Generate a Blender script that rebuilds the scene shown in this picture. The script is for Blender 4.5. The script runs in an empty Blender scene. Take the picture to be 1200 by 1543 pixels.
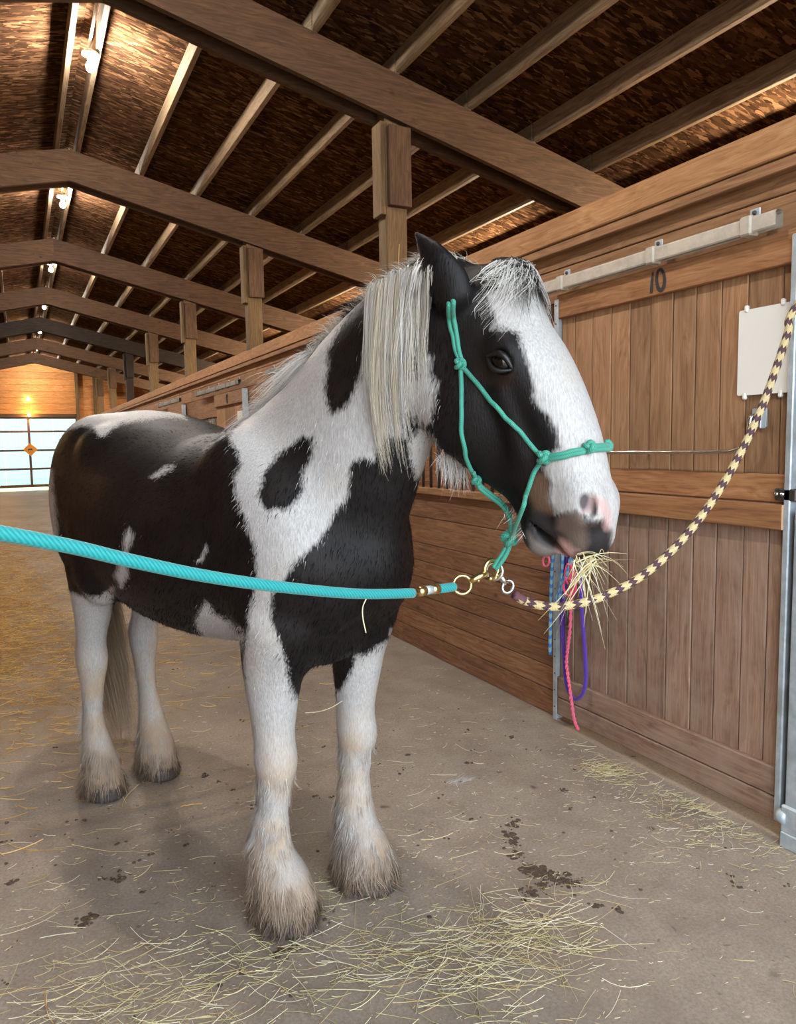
import bpy, bmesh, math, random
import numpy as np
from mathutils import Vector, Matrix, Quaternion, noise as mnoise

# ------------------------------------------------------------------ camera, world, exposure
SC = bpy.context.scene
COL = SC.collection
cam_data = bpy.data.cameras.new('camera')
cam = bpy.data.objects.new('camera', cam_data)
COL.objects.link(cam)
SC.camera = cam
cam_data.sensor_fit = 'HORIZONTAL'
cam_data.sensor_width = 36.0
cam_data.lens = 36.0 * 1120.0 / 1200.0
cam_data.clip_start = 0.02
cam_data.clip_end = 300
_ax = (0.89109588, -0.45352508, -0.01622161)      # image right, in world axes
_ay = (0.05666020, 0.07571966, 0.99551803)        # image up
_az = (-0.45026410, -0.88802113, 0.09317030)      # towards the viewer
cam.matrix_world = Matrix(((_ax[0], _ay[0], _az[0], 0.0),
                           (_ax[1], _ay[1], _az[1], 0.0),
                           (_ax[2], _ay[2], _az[2], 1.5),
                           (0, 0, 0, 1)))

world = bpy.data.worlds.new('overcast_sky')
SC.world = world
world.use_nodes = True
_bg = world.node_tree.nodes['Background']
_bg.inputs[0].default_value = (0.80, 0.90, 1.0, 1)
_bg.inputs[1].default_value = 1.0

SC.view_settings.view_transform = 'Standard'
SC.view_settings.look = 'None'
SC.view_settings.gamma = 1.0
SC.view_settings.use_curve_mapping = False
SC.view_settings.exposure = 3.08

# ------------------------------------------------------------------ helpers
RNG = random.Random(7)

def S(r, g, b, a=1.0):
    """sRGB 0-255 to linear rgba"""
    def f(c):
        c /= 255.0
        return c / 12.92 if c <= 0.04045 else ((c + 0.055) / 1.055) ** 2.4
    return (f(r), f(g), f(b), a)

def tag(o, label=None, cat=None, group=None, kind=None):
    if label: o['label'] = label
    if cat: o['category'] = cat
    if group: o['group'] = group
    if kind: o['kind'] = kind
    return o

def link(o, parent=None):
    COL.objects.link(o)
    if parent is not None:
        o.parent = parent
    return o

def empty(name, loc=(0, 0, 0), parent=None):
    o = bpy.data.objects.new(name, None)
    o.empty_display_size = 0.1
    o.location = loc
    return link(o, parent)

def mesh_obj(name, verts, faces, mat, parent=None, smooth=False, loc=None):
    me = bpy.data.meshes.new(name)
    me.from_pydata([tuple(v) for v in verts], [], [tuple(f) for f in faces])
    me.update()
    if smooth:
        me.polygons.foreach_set('use_smooth', [True] * len(me.polygons))
    if mat is not None:
        me.materials.append(mat)
    o = bpy.data.objects.new(name, me)
    if loc is not None:
        o.location = loc
    return link(o, parent)

def np_mesh(name, V, Fq, mat, parent=None, smooth=True):
    """fast mesh from numpy arrays, faces all of one size"""
    V = np.ascontiguousarray(V, dtype=np.float32)
    Fq = np.ascontiguousarray(Fq, dtype=np.int32)
    n = Fq.shape[1]
    me = bpy.data.meshes.new(name)
    me.vertices.add(len(V)); me.vertices.foreach_set('co', V.ravel())
    me.loops.add(Fq.size); me.loops.foreach_set('vertex_index', Fq.ravel())
    me.polygons.add(len(Fq))
    me.polygons.foreach_set('loop_start', np.arange(0, Fq.size, n, dtype=np.int32))
    me.polygons.foreach_set('use_smooth', np.full(len(Fq), smooth))
    me.update(calc_edges=True)
    me.validate()
    if mat is not None:
        me.materials.append(mat)
    o = bpy.data.objects.new(name, me)
    return link(o, parent)

def box_geo(sx, sy, sz, c=0.0):
    """chamfered box about the origin: (verts, faces)"""
    hx, hy, hz = sx / 2, sy / 2, sz / 2
    c = min(c, hx * .9, hy * .9, hz * .9)
    if c <= 0:
        v = [(x, y, z) for x in (-hx, hx) for y in (-hy, hy) for z in (-hz, hz)]
        f = [(0, 1, 3, 2), (4, 6, 7, 5), (0, 4, 5, 1), (2, 3, 7, 6), (0, 2, 6, 4), (1, 5, 7, 3)]
        return v, f
    v = []; idx = {}
    for sxn in (-1, 1):
        for syn in (-1, 1):
            for szn in (-1, 1):
                for ax in range(3):
                    p = [sxn * (hx - c), syn * (hy - c), szn * (hz - c)]
                    p[ax] = (sxn * hx, syn * hy, szn * hz)[ax]
                    idx[(sxn, syn, szn, ax)] = len(v); v.append(tuple(p))
    f = []
    for ax in range(3):
        o1, o2 = [a for a in range(3) if a != ax]
        for sg in (-1, 1):
            q = []
            for a, b in ((-1, -1), (1, -1), (1, 1), (-1, 1)):
                k = [0, 0, 0]; k[ax] = sg; k[o1] = a; k[o2] = b
                q.append(idx[(*k, ax)])
            f.append(q)
    for ax in range(3):
        o1, o2 = [a for a in range(3) if a != ax]
        for a in (-1, 1):
            for b in (-1, 1):
                k1 = [0, 0, 0]; k1[o1] = a; k1[o2] = b; k2 = list(k1)
                k1[ax] = -1; k2[ax] = 1
                f.append([idx[(*k1, o1)], idx[(*k2, o1)], idx[(*k2, o2)], idx[(*k1, o2)]])
    for a in (-1, 1):
        for b in (-1, 1):
            for d in (-1, 1):
                f.append([idx[(a, b, d, 0)], idx[(a, b, d, 1)], idx[(a, b, d, 2)]])
    # make the normals point outward
    out = []
    for q in f:
        p = [Vector(v[i]) for i in q]
        n = (p[1] - p[0]).cross(p[2] - p[0])
        m = sum(p, Vector()) / len(p)
        out.append(q if n.dot(m) > 0 else q[::-1])
    return v, out

def box(name, lo, hi, mat, parent=None, c=0.004, axis=None):
    """box between two corners; local X runs along its longest side so that grain follows it"""
    lo = Vector(lo); hi = Vector(hi); d = hi - lo
    if axis is None:
        axis = max(range(3), key=lambda i: d[i])
    ctr = (lo + hi) / 2
    if axis == 0:
        dims = (d[0], d[1], d[2]); rot = (0, 0, 0)
    elif axis == 1:
        dims = (d[1], d[0], d[2]); rot = (0, 0, math.pi / 2)
    else:
        dims = (d[2], d[1], d[0]); rot = (0, -math.pi / 2, 0)
    v, f = box_geo(*[abs(a) for a in dims], c)
    o = mesh_obj(name, v, f, mat, parent)
    o.location = ctr; o.rotation_euler = rot
    return o

def beam(name, a, b, w, h, mat, parent=None, c=0.005, up=(0, 0, 1)):
    """rectangular bar from a to b, w across, h along up"""
    a = Vector(a); b = Vector(b)
    x = (b - a).normalized(); y = Vector(up).cross(x).normalized(); z = x.cross(y)
    v, f = box_geo((b - a).length, w, h, c)
    o = mesh_obj(name, v, f, mat, parent)
    M = Matrix((x, y, z)).transposed().to_4x4(); M.translation = (a + b) / 2
    o.matrix_world = M
    return o

def tube_geo(pts, r, n=8, closed=False, cap=True):
    """swept tube; r a number or a list. returns verts, faces"""
    P = [Vector(p) for p in pts]; m = len(P)
    R_ = r if hasattr(r, '__len__') else [r] * m
    T = []
    for i in range(m):
        if closed: t = P[(i + 1) % m] - P[i - 1]
        else: t = P[min(i + 1, m - 1)] - P[max(i - 1, 0)]
        T.append(t.normalized() if t.length > 1e-9 else Vector((0, 0, 1)))
    nrm = T[0].orthogonal().normalized()
    V = []; F = []
    for i in range(m):
        if i:
            nrm = (nrm - T[i] * nrm.dot(T[i]))
            nrm = nrm.normalized() if nrm.length > 1e-6 else T[i].orthogonal().normalized()
        bn = T[i].cross(nrm)
        for k in range(n):
            a = 2 * math.pi * k / n
            V.append(P[i] + (nrm * math.cos(a) + bn * math.sin(a)) * R_[i])
    for i in range(m if closed else m - 1):
        j = (i + 1) % m
        for k in range(n):
            k2 = (k + 1) % n
            F.append((i * n + k, i * n + k2, j * n + k2, j * n + k))
    if cap and not closed:
        F.append(tuple(range(n - 1, -1, -1)))
        F.append(tuple((m - 1) * n + k for k in range(n)))
    return V, F

def tube(name, pts, r, mat, parent=None, n=8, closed=False):
    V, F = tube_geo(pts, r, n, closed)
    return mesh_obj(name, V, F, mat, parent, smooth=True)

def spline(pts, per=8, closed=False):
    """Catmull-Rom through the points"""
    P = [Vector(p) for p in pts]; out = []; m = len(P)
    rng = range(m) if closed else range(m - 1)
    for i in rng:
        if closed:
            p0, p1, p2, p3 = P[i - 1], P[i], P[(i + 1) % m], P[(i + 2) % m]
        else:
            p1, p2 = P[i], P[i + 1]
            p0 = P[i - 1] if i else p1 * 2 - p2
            p3 = P[i + 2] if i + 2 < m else p2 * 2 - p1
        for k in range(per):
            t = k / per
            out.append(0.5 * ((2 * p1) + (p2 - p0) * t + (2 * p0 - 5 * p1 + 4 * p2 - p3) * t * t + (3 * p1 - p0 - 3 * p2 + p3) * t ** 3))
    if not closed: out.append(P[-1].copy())
    return out

def lathe_geo(prof, n=16):
    """profile [(radius, z)...] turned about Z"""
    V = []; F = []
    for r, z in prof:
        for k in range(n):
            a = 2 * math.pi * k / n
            V.append((r * math.cos(a), r * math.sin(a), z))
    for i in range(len(prof) - 1):
        for k in range(n):
            k2 = (k + 1) % n
            F.append((i * n + k, i * n + k2, (i + 1) * n + k2, (i + 1) * n + k))
    return V, F

def merge(*geos):
    V = []; F = []
    for v, f in geos:
        o = len(V); V += [tuple(p) for p in v]; F += [tuple(i + o for i in q) for q in f]
    return V, F

def xform(geo, M):
    return [M @ Vector(p) for p in geo[0]], geo[1]

# ------------------------------------------------------------------ materials
class NT:
    """tiny node-tree writer"""
    def __init__(self, name):
        self.m = bpy.data.materials.new(name); self.m.use_nodes = True
        self.t = self.m.node_tree
        self.b = self.t.nodes['Principled BSDF']
        self.out = self.t.nodes['Material Output']
    def n(self, typ, **kw):
        nd = self.t.nodes.new(typ)
        for k, v in kw.items():
            if k.startswith('i_'):
                nd.inputs[k[2:].replace('_', ' ')].default_value = v
            else:
                setattr(nd, k, v)
        return nd
    def l(self, a, b): self.t.links.new(a, b)
    def set(self, **kw):
        for k, v in kw.items():
            self.b.inputs[k.replace('_', ' ')].default_value = v
    def coord(self, which='Object'):
        return self.n('ShaderNodeTexCoord').outputs[which]
    def mapping(self, vec, scale=(1, 1, 1), loc=(0, 0, 0), rot=(0, 0, 0)):
        mp = self.n('ShaderNodeMapping')
        mp.inputs['Scale'].default_value = scale; mp.inputs['Location'].default_value = loc
        mp.inputs['Rotation'].default_value = rot
        self.l(vec, mp.inputs['Vector']); return mp.outputs[0]
    def noise(self, vec, scale=5, detail=4, rough=.55, dist=0.0):
        nd = self.n('ShaderNodeTexNoise'); nd.inputs['Scale'].default_value = scale
        nd.inputs['Detail'].default_value = detail; nd.inputs['Roughness'].default_value = rough
        nd.inputs['Distortion'].default_value = dist
        self.l(vec, nd.inputs['Vector']); return nd.outputs[0]
    def ramp(self, fac, stops, interp='LINEAR'):
        r = self.n('ShaderNodeValToRGB'); r.color_ramp.interpolation = interp
        while len(r.color_ramp.elements) < len(stops): r.color_ramp.elements.new(0.5)
        for e, (p, c) in zip(r.color_ramp.elements, stops):
            e.position = p; e.color = c if hasattr(c, '__len__') else (c, c, c, 1)
        self.l(fac, r.inputs[0]); return r.outputs[0]
    def mix(self, fac, a, b, mode='MIX'):
        m = self.n('ShaderNodeMix', data_type='RGBA', blend_type=mode)
        for s, v in ((m.inputs['Factor'], fac), (m.inputs['A'], a), (m.inputs['B'], b)):
            pass
        ins = [i for i in m.inputs if i.enabled] if False else None
        fi, ai, bi = m.inputs[0], m.inputs[6], m.inputs[7]
        for s, v in ((fi, fac), (ai, a), (bi, b)):
            if hasattr(v, 'is_linked'): self.l(v, s)
            else: s.default_value = v
        return m.outputs[2]
    def math(self, op, a, b=None, clamp=False):
        m = self.n('ShaderNodeMath', operation=op); m.use_clamp = clamp
        for s, v in zip(m.inputs, (a, b)):
            if v is None: continue
            if hasattr(v, 'is_linked'): self.l(v, s)
            else: s.default_value = v
        return m.outputs[0]
    def attr(self, name, out='Fac'):
        a = self.n('ShaderNodeAttribute'); a.attribute_name = name; return a.outputs[out]
    def bump(self, h, strength=.3, dist=.01):
        b = self.n('ShaderNodeBump'); b.inputs['Strength'].default_value = strength
        b.inputs['Distance'].default_value = dist
        self.l(h, b.inputs['Height']); self.l(b.outputs[0], self.b.inputs['Normal'])
    def color(self, c): self.l(c, self.b.inputs['Base Color'])

def sub(child, part):
    """make child a sub-part of part without moving it (both share one parent)"""
    child.parent = part; child.matrix_parent_inverse = part.matrix_basis.inverted(); return child

def plain(name, col, rough=.6, metal=0.0, **kw):
    t = NT(name); t.set(Base_Color=col, Roughness=rough, Metallic=metal, **kw); return t.m

def wood(name, dark, mid, light, rough=.75, grain=26, knots=True, dirt=None, var=.35, bump=.25):
    """sawn timber; grain runs along local X; each board gets its own offset and tone"""
    t = NT(name)
    oc = t.coord('Object')
    inf = t.n('ShaderNodeObjectInfo')
    rnd = inf.outputs['Random']
    off = t.n('ShaderNodeCombineXYZ')
    t.l(t.math('MULTIPLY', rnd, 37.0), off.inputs[0]); t.l(t.math('MULTIPLY', rnd, 71.0), off.inputs[1]); t.l(t.math('MULTIPLY', rnd, 19.0), off.inputs[2])
    add = t.n('ShaderNodeVectorMath', operation='ADD'); t.l(oc, add.inputs[0]); t.l(off.outputs[0], add.inputs[1])
    v = add.outputs[0]
    warp = t.noise(t.mapping(v, (1.2, 5, 5)), 1.5, 2, .5)
    wv = t.n('ShaderNodeVectorMath', operation='MULTIPLY_ADD')
    t.l(t.n('ShaderNodeCombineXYZ').outputs[0], wv.inputs[2])
    cw = t.n('ShaderNodeCombineXYZ'); t.l(t.math('MULTIPLY', warp, .16), cw.inputs[1]); t.l(t.math('MULTIPLY', warp, .16), cw.inputs[2])
    a2 = t.n('ShaderNodeVectorMath', operation='ADD'); t.l(v, a2.inputs[0]); t.l(cw.outputs[0], a2.inputs[1])
    g1 = t.noise(t.mapping(a2.outputs[0], (1.1, grain, grain)), 2.2, 5, .62)
    g2 = t.noise(t.mapping(v, (3, 90, 90)), 2.0, 3, .6)
    big = t.noise(t.mapping(v, (1.3, 3, 3)), 1.4, 3, .5)
    f = t.math('ADD', t.math('MULTIPLY', g1, .65), t.math('MULTIPLY', g2, .35))
    c = t.ramp(f, [(.32, dark), (.48, mid), (.66, light)])
    lo = 1 - var
    tone = t.math('ADD', t.math('MULTIPLY', rnd, var), t.math('ADD', t.math('MULTIPLY', big, .5), lo - .08))
    cc = t.n('ShaderNodeCombineXYZ')
    for i in range(3): t.l(tone, cc.inputs[i])
    c = t.mix(1.0, c, cc.outputs[0], 'MULTIPLY')
    if knots:
        vo = t.n('ShaderNodeTexVoronoi', feature='F1'); vo.inputs['Scale'].default_value = 2.1
        t.l(t.mapping(v, (1.0, 2.0, 2.0)), vo.inputs['Vector'])
        k = t.ramp(vo.outputs['Distance'], [(.02, 1.0), (.075, 0.0)])
        c = t.mix(t.math('MULTIPLY', k, .7), c, tuple(x * .3 for x in dark[:3]) + (1,))
    if dirt is not None:
        dn = t.noise(oc, 3.0, 5, .65)
        c = t.mix(t.ramp(dn, [(.42, 0.0), (.7, .75)]), c, dirt)
    t.color(c)
    t.set(Roughness=rough)
    t.b.inputs['Specular IOR Level'].default_value = .25
    t.bump(f, bump, .004)
    return t.m

MAT = {}
MAT['door'] = wood('door_planks', S(124, 90, 62), S(152, 114, 82), S(174, 136, 102), var=.42, bump=.15)
MAT['rail'] = wood('door_rails', S(112, 76, 48), S(146, 102, 66), S(168, 124, 86), var=.25, bump=.15)
MAT['doorlow'] = wood('weathered_door_planks', S(104, 80, 63), S(134, 105, 86), S(160, 131, 110), dirt=S(160, 138, 120), var=.4, bump=.15)
MAT['wall'] = wood('wall_planks', S(106, 74, 50), S(140, 102, 70), S(162, 124, 90), var=.3, bump=.15)
MAT['walllow'] = wood('lower_wall_planks', S(92, 62, 43), S(126, 89, 63), S(152, 114, 84), var=.35, bump=.15)
MAT['cap'] = wood('cap_planks', S(122, 84, 52), S(152, 110, 72), S(172, 132, 92), var=.2, bump=.15)
MAT['rafter'] = wood('rafter_planks', S(52, 37, 27), S(75, 55, 39), S(92, 69, 50), var=.2, bump=.15)
MAT['post'] = wood('post_timber', S(72, 56, 38), S(94, 74, 50), S(112, 92, 64), var=.2, knots=False, bump=.15)
MAT['purlin'] = wood('purlin_timber', S(72, 58, 44), S(104, 86, 66), S(130, 110, 88), var=.2, knots=False, bump=.15)
MAT['pale'] = plain('fresh_cut_wood', S(226, 190, 156), .8)

def osb_mat():
    t = NT('strand_board')
    v = t.coord('Object')
    acc = None
    for i, (rz, sc) in enumerate(((0.1, 1.0), (.55, 1.1), (-.5, .95), (1.05, 1.05), (-1.0, .9), (1.5, 1.0))):
        m = t.mapping(v, (30 * sc, 8.5 * sc, 12), (i * 3.1, i * 1.7, 0), (0, 0, rz))
        wn = t.n('ShaderNodeTexNoise'); wn.inputs['Scale'].default_value = 1.3; t.l(m, wn.inputs['Vector'])
        ad = t.n('ShaderNodeVectorMath', operation='MULTIPLY_ADD'); ad.inputs[1].default_value = (.7, .7, .7); t.l(wn.outputs['Color'], ad.inputs[0]); t.l(m, ad.inputs[2])
        vo = t.n('ShaderNodeTexVoronoi', feature='F1'); vo.inputs['Scale'].default_value = 1.0
        t.l(ad.outputs[0], vo.inputs['Vector'])
        sp = t.n('ShaderNodeSeparateColor'); t.l(vo.outputs['Color'], sp.inputs[0])
        if acc is None: acc = sp.outputs[0]
        else:
            sel = t.math('GREATER_THAN', sp.outputs[2], .70)
            mx = t.n('ShaderNodeMix', data_type='FLOAT'); t.l(sel, mx.inputs[0]); t.l(acc, mx.inputs[2]); t.l(sp.outputs[0], mx.inputs[3]); acc = mx.outputs[0]
    nz = t.noise(t.mapping(v, (60, 10, 10)), 3, 3, .6)
    f = t.math('ADD', t.math('MULTIPLY', acc, .75), t.math('MULTIPLY', nz, .3))
    c = t.ramp(f, [(.1, S(40, 27, 19)), (.45, S(62, 43, 30)), (.75, S(86, 62, 43)), (1.0, S(132, 100, 72))])
    t.color(c); t.set(Roughness=.7); t.b.inputs['Specular IOR Level'].default_value = .0; t.b.inputs['IOR'].default_value = 1.0; t.bump(f, .5, .006)
    return t.m
MAT['osb'] = osb_mat()

def metal_mat(name, col, rough=.45, stain=None, metal=.75):
    t = NT(name); v = t.coord('Object')
    nz = t.noise(v, 22, 5, .65); n2 = t.noise(v, 4, 3, .6)
    c = t.mix(t.ramp(nz, [(.35, 0.0), (.7, 1.0)]), col, tuple(min(1, x * 1.35) for x in col[:3]) + (1,))
    if stain: c = t.mix(t.ramp(n2, [(.5, 0.0), (.72, .8)]), c, stain)
    t.color(c); t.set(Roughness=rough, Metallic=metal); t.bump(nz, .08, .002)
    return t.m
MAT['galv'] = metal_mat('galvanised_steel', S(168, 178, 184), .5, S(140, 140, 136), .45)
MAT['track'] = metal_mat('dusty_steel_track', S(172, 164, 150), .6, S(206, 194, 174), .1)
MAT['dark_metal'] = metal_mat('dark_steel', S(74, 70, 66), .5)
MAT['chrome'] = plain('bright_steel', S(206, 206, 204), .22, 1.0)
MAT['brass'] = plain('pale_brass', S(214, 190, 132), .28, 1.0)
MAT['black_paint'] = plain('black_paint', S(38, 36, 32), .7)
MAT['dark'] = plain('dark_void_timber', S(46, 32, 22), .9)
# ------------------------------------------------------------------ barn shell
RX, RZ, SL = 0.62, 4.55, 0.231          # ridge x, rafter top at ridge, roof slope
Y0, Y1 = -1.30, 29.6
YF = [Y0] + [4.92 + 3.65 * k for k in range(-1, 7)]   # frame positions along the aisle
XW = 2.52                                # face of the stall-front boards
XO_R, XO_L = 6.13, -4.89
def ztop(x): return RZ - SL * abs(x - RX)

# ground: floor of packed dirt over concrete
def floor_mat():
    t = NT('dusty_concrete_floor')
    v = t.coord('Object')
    n1 = t.noise(v, .9, 5, .6); n2 = t.noise(v, 5, 6, .65); n3 = t.noise(v, 90, 5, .75)
    n4 = t.noise(t.mapping(v, (1, .35, 1)), 2.2, 4, .6, .6)
    c = t.ramp(n1, [(.3, S(143, 130, 116)), (.5, S(161, 148, 133)), (.7, S(176, 163, 148))])
    c = t.mix(t.ramp(n2, [(.35, .0), (.75, .7)]), c, S(120, 106, 94))
    c = t.mix(t.ramp(n4, [(.5, 0.0), (.75, .6)]), c, S(172, 160, 146))
    # scattered dark damp specks and droppings trodden flat
    vo = t.n('ShaderNodeTexVoronoi', feature='F1'); vo.inputs['Scale'].default_value = 4.5
    wv = t.n('ShaderNodeVectorMath', operation='ADD'); t.l(v, wv.inputs[0])
    wn = t.n('ShaderNodeTexNoise'); wn.inputs['Scale'].default_value = 9; t.l(v, wn.inputs['Vector'])
    sc_ = t.n('ShaderNodeVectorMath', operation='SCALE'); sc_.inputs['Scale'].default_value = .16; t.l(wn.outputs['Color'], sc_.inputs[0])
    t.l(sc_.outputs[0], wv.inputs[1]); t.l(wv.outputs[0], vo.inputs['Vector'])
    spk = t.ramp(vo.outputs['Distance'], [(.05, 1.0), (.11, 0.0)])
    big = t.ramp(t.noise(v, 1.7, 3, .5), [(.5, 0.0), (.58, 1.0)])
    c = t.mix(t.math('MULTIPLY', t.math('MULTIPLY', spk, big), .75), c, S(70, 56, 46))
    v2 = t.n('ShaderNodeTexVoronoi', feature='F1'); v2.inputs['Scale'].default_value = 22; t.l(wv.outputs[0], v2.inputs['Vector'])
    s2 = t.ramp(v2.outputs['Distance'], [(.1, 1.0), (.2, 0.0)])
    sp = t.n('ShaderNodeSeparateColor'); t.l(v2.outputs['Color'], sp.inputs[0])
    c = t.mix(t.math('MULTIPLY', t.math('MULTIPLY', s2, t.math('GREATER_THAN', sp.outputs[0], .8)), .55), c, S(82, 66, 54))
    c = t.mix(t.math('MULTIPLY', t.math('MULTIPLY', s2, t.math('LESS_THAN', sp.outputs[0], .06)), .6), c, S(214, 202, 182))
    c = t.mix(t.ramp(n3, [(.36, .5), (.62, .0)]), c, S(100, 88, 78))
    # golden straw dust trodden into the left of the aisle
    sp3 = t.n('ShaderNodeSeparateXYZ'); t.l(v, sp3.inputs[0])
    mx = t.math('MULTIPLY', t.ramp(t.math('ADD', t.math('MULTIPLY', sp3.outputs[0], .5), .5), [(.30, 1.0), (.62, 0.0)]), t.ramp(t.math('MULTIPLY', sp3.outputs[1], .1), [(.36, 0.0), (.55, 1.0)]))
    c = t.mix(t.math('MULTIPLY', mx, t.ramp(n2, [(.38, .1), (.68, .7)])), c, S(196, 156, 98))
    t.color(c); t.set(Roughness=.88); t.b.inputs['Specular IOR Level'].default_value = .25
    t.bump(t.math('ADD', t.math('MULTIPLY', n2, .6), t.math('MULTIPLY', n3, .3)), .35, .012)
    return t.m
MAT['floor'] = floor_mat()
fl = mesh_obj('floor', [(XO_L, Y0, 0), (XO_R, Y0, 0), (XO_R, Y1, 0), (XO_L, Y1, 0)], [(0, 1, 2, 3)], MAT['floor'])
tag(fl, 'dusty brown packed floor of the barn aisle', kind='structure')

# ceiling: strand-board sheets on purlins on paired rafters
ceil = empty('ceiling'); tag(ceil, 'strand board roof underside with purlins and paired plank rafters', kind='structure')
PO = [.10, .72, 1.31, 1.93, 2.53, 3.13, 3.73, 4.33, 4.93, 5.45]
ang = math.atan(SL); sl_len = math.hypot(1, SL)
def sheet_geo(w, l):
    return box_geo(w, l, .012, 0)
sheet_me = None
for side in (1, -1):
    for i in range(5):
        for j in range(14):
            yc = Y0 + 1.22 + j * 2.44
            if yc > Y1 + 1.1: continue
            d0 = i * 1.19; xm = d0 + .595
            if sheet_me is None:
                v, f = sheet_geo(2.438, 1.222)
                sheet_me = bpy.data.meshes.new('strand_board'); sheet_me.from_pydata(v, [], f); sheet_me.materials.append(MAT['osb'])
            o = bpy.data.objects.new('strand_board', sheet_me); link(o, ceil)
            M = Matrix.Rotation(side * ang, 4, 'Y') @ Matrix.Rotation(math.pi / 2, 4, 'Z')
            M.translation = (RX + side * xm, yc, RZ + .147 - SL * xm)
            o.matrix_world = M
for side in (1, -1):
    for off in PO:
        if off > 5.2 and side < 0: pass
        zb = RZ - SL * off
        for a, b in zip(YF, YF[1:] + [Y1]):
            o = beam('purlin', (RX + side * off, a + .01, zb + .072), (RX + side * off, b - .01, zb + .072), .042, .143, MAT['purlin'], ceil, .003)
MAT['rafter_dark'] = wood('creosoted_rafter', S(24, 18, 14), S(40, 30, 24), S(56, 44, 34), knots=False)
for fi, y in enumerate(YF):
    m = MAT['rafter_dark'] if fi == 6 else MAT['rafter']
    for side in (1, -1):
        for dy in (0.0, .185):
            h = .315
            xe = 5.5
            # a plank cut plumb at the ridge
            L_, T_ = xe, .045
            v = []
            for yy in (-T_ / 2, T_ / 2):
                v += [(0, yy, 0), (xe, yy, -SL * xe), (xe, yy, -SL * xe - h), (0, yy, -h)]
            f = [(0, 1, 2, 3), (7, 6, 5, 4), (0, 4, 5, 1), (1, 5, 6, 2), (2, 6, 7, 3), (3, 7, 4, 0)]
            if side < 0:
                v = [(-a, b_, c_) for a, b_, c_ in v]; f = [q[::-1] for q in f]
            f = [q[::-1] for q in f]
            mesh_obj('rafter', v, f, m, ceil, loc=(RX, y + T_ / 2 + dy, RZ))

# ------------------------------------------------------------------ right stall fronts
wr = empty('wall_right'); tag(wr, 'right hand stall fronts of brown horizontal boards', kind='structure')
def hboards(parent, y0, y1, zs, mat, x=XW, t=.035, name='wall_board', jitter=.003):
    for a, b in zip(zs, zs[1:]):
        box(name, (x - RNG.uniform(0, jitter), y0 + .002, a + .002), (x + t, y1 - .002, b - .002), mat, parent, .003)
DOORS = [(y + .45, y + 1.77) for y in YF[1:]]
DOORS[2] = (8.93, 10.39)
bays = list(zip(YF[:-1] + [YF[-1]], YF[1:] + [Y1]))
LOWZ = [0.0, .14, .27, .405, .535, .655, .785, .97, 1.14]
TOPZ = [1.985, 2.20, 2.37, 2.478]
for bi, (a, b) in enumerate(zip(YF, YF[1:] + [Y1])):
    d0, d1 = a + .45, a + 1.77
    if bi == 1: d0, d1 = 1.725, 3.04
    if bi == 3: d0, d1 = 8.93, 10.39
    if bi < 1: d0 = d1 = None
    # boards above the doors run the whole bay
    hboards(wr, a, b, TOPZ, MAT['wall'])
    cuts = [(a, b)] if d0 is None else [(a, d0 + .05), (d1 - .05, b)]
    for (p, q) in cuts:
        hboards(wr, p, q, LOWZ, MAT['walllow'])
        box('sill_board', (XW - .03, p + .003, 1.14), (XW + .06, q - .003, 1.185), MAT['wall'], wr, .004)
        if q - p < .7:
            hboards(wr, p, q, [1.185, 1.385, 1.585, 1.785, 1.985], MAT['wall'])
        else:
            box('header_board', (XW - .004, p + .003, 1.90), (XW + .04, q - .003, 1.985), MAT['wall'], wr, .004)
            n = int((q - p) / .105)
            for k in range(1, n):
                yy = p + (q - p) * k / n
                o = tube('grille_bar', [(XW + .018, yy, 1.18), (XW + .018, yy, 1.91)], .011, MAT['dark_metal'], wr, 8)
    # cap: proud board with a ledge under it
    box('cap_board', (XW - .055, a + .002, 2.488), (XW - .005, b - .002, 2.605), MAT['cap'], wr, .005)
    box('cap_ledge', (XW - .045, a + .002, 2.44), (XW + .0, b - .002, 2.484), MAT['wall'], wr, .004)
    box('cap_top', (XW - .03, a + .002, 2.603), (XW + .16, b - .002, 2.62), MAT['cap'], wr, .003)

# ---- sliding stall door with the number 10
d = empty('door_1'); tag(d, 'sliding plank stall door numbered 10 with a steel pull rod', kind='structure')
DX = 2.47; DB = DX + .03
box('door_backing', (DB, 1.74, .07), (DB + .012, 3.03, 2.19), MAT['dark'], d, 0)
seamU = [3.03, 2.928, 2.80, 2.672, 2.553, 2.43, 2.307, 2.188, 2.065, 1.946, 1.80, 1.745]
for i, (a, b) in enumerate(zip(seamU, seamU[1:])):
    o = box('plank', (DX + .006 + RNG.uniform(0, .004), b + .0022, 1.36), (DB, a - .0022, 2.115), MAT['door'], d, .003)
seamL = [3.03, 2.92, 2.80, 2.675, 2.549, 2.426, 2.315, 2.18, 2.063, 1.937, 1.828, 1.745]
for i, (a, b) in enumerate(zip(seamL, seamL[1:])):
    box('plank', (DX + .006 + RNG.uniform(0, .004), b + .0022, .26), (DB, a - .0022, 1.259), MAT['doorlow'], d, .003)
hd = box('top_rail', (DX - .018, 1.70, 2.105), (DX + .012, 3.035, 2.222), MAT['rail'], d, .004)
box('middle_rail', (DX - .004, 1.745, 1.258), (DB, 3.03, 1.362), MAT['rail'], d, .004)
lr = box('middle_rail', (DX - .028, 1.755, 1.16), (DX + .005, 2.74, 1.254), MAT['rail'], d, .004)
sub(box('sawn_end', (DX - .029, 1.738, 1.162), (DX + .004, 1.7545, 1.252), MAT['pale'], d, .001), lr)
box('bottom_rail', (DX - .012, 1.75, .152), (DB, 3.03, .262), MAT['doorlow'], d, .005)
box('bottom_rail', (DX - .014, 1.75, .058), (DB, 3.03, .149), MAT['doorlow'], d, .005)
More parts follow.
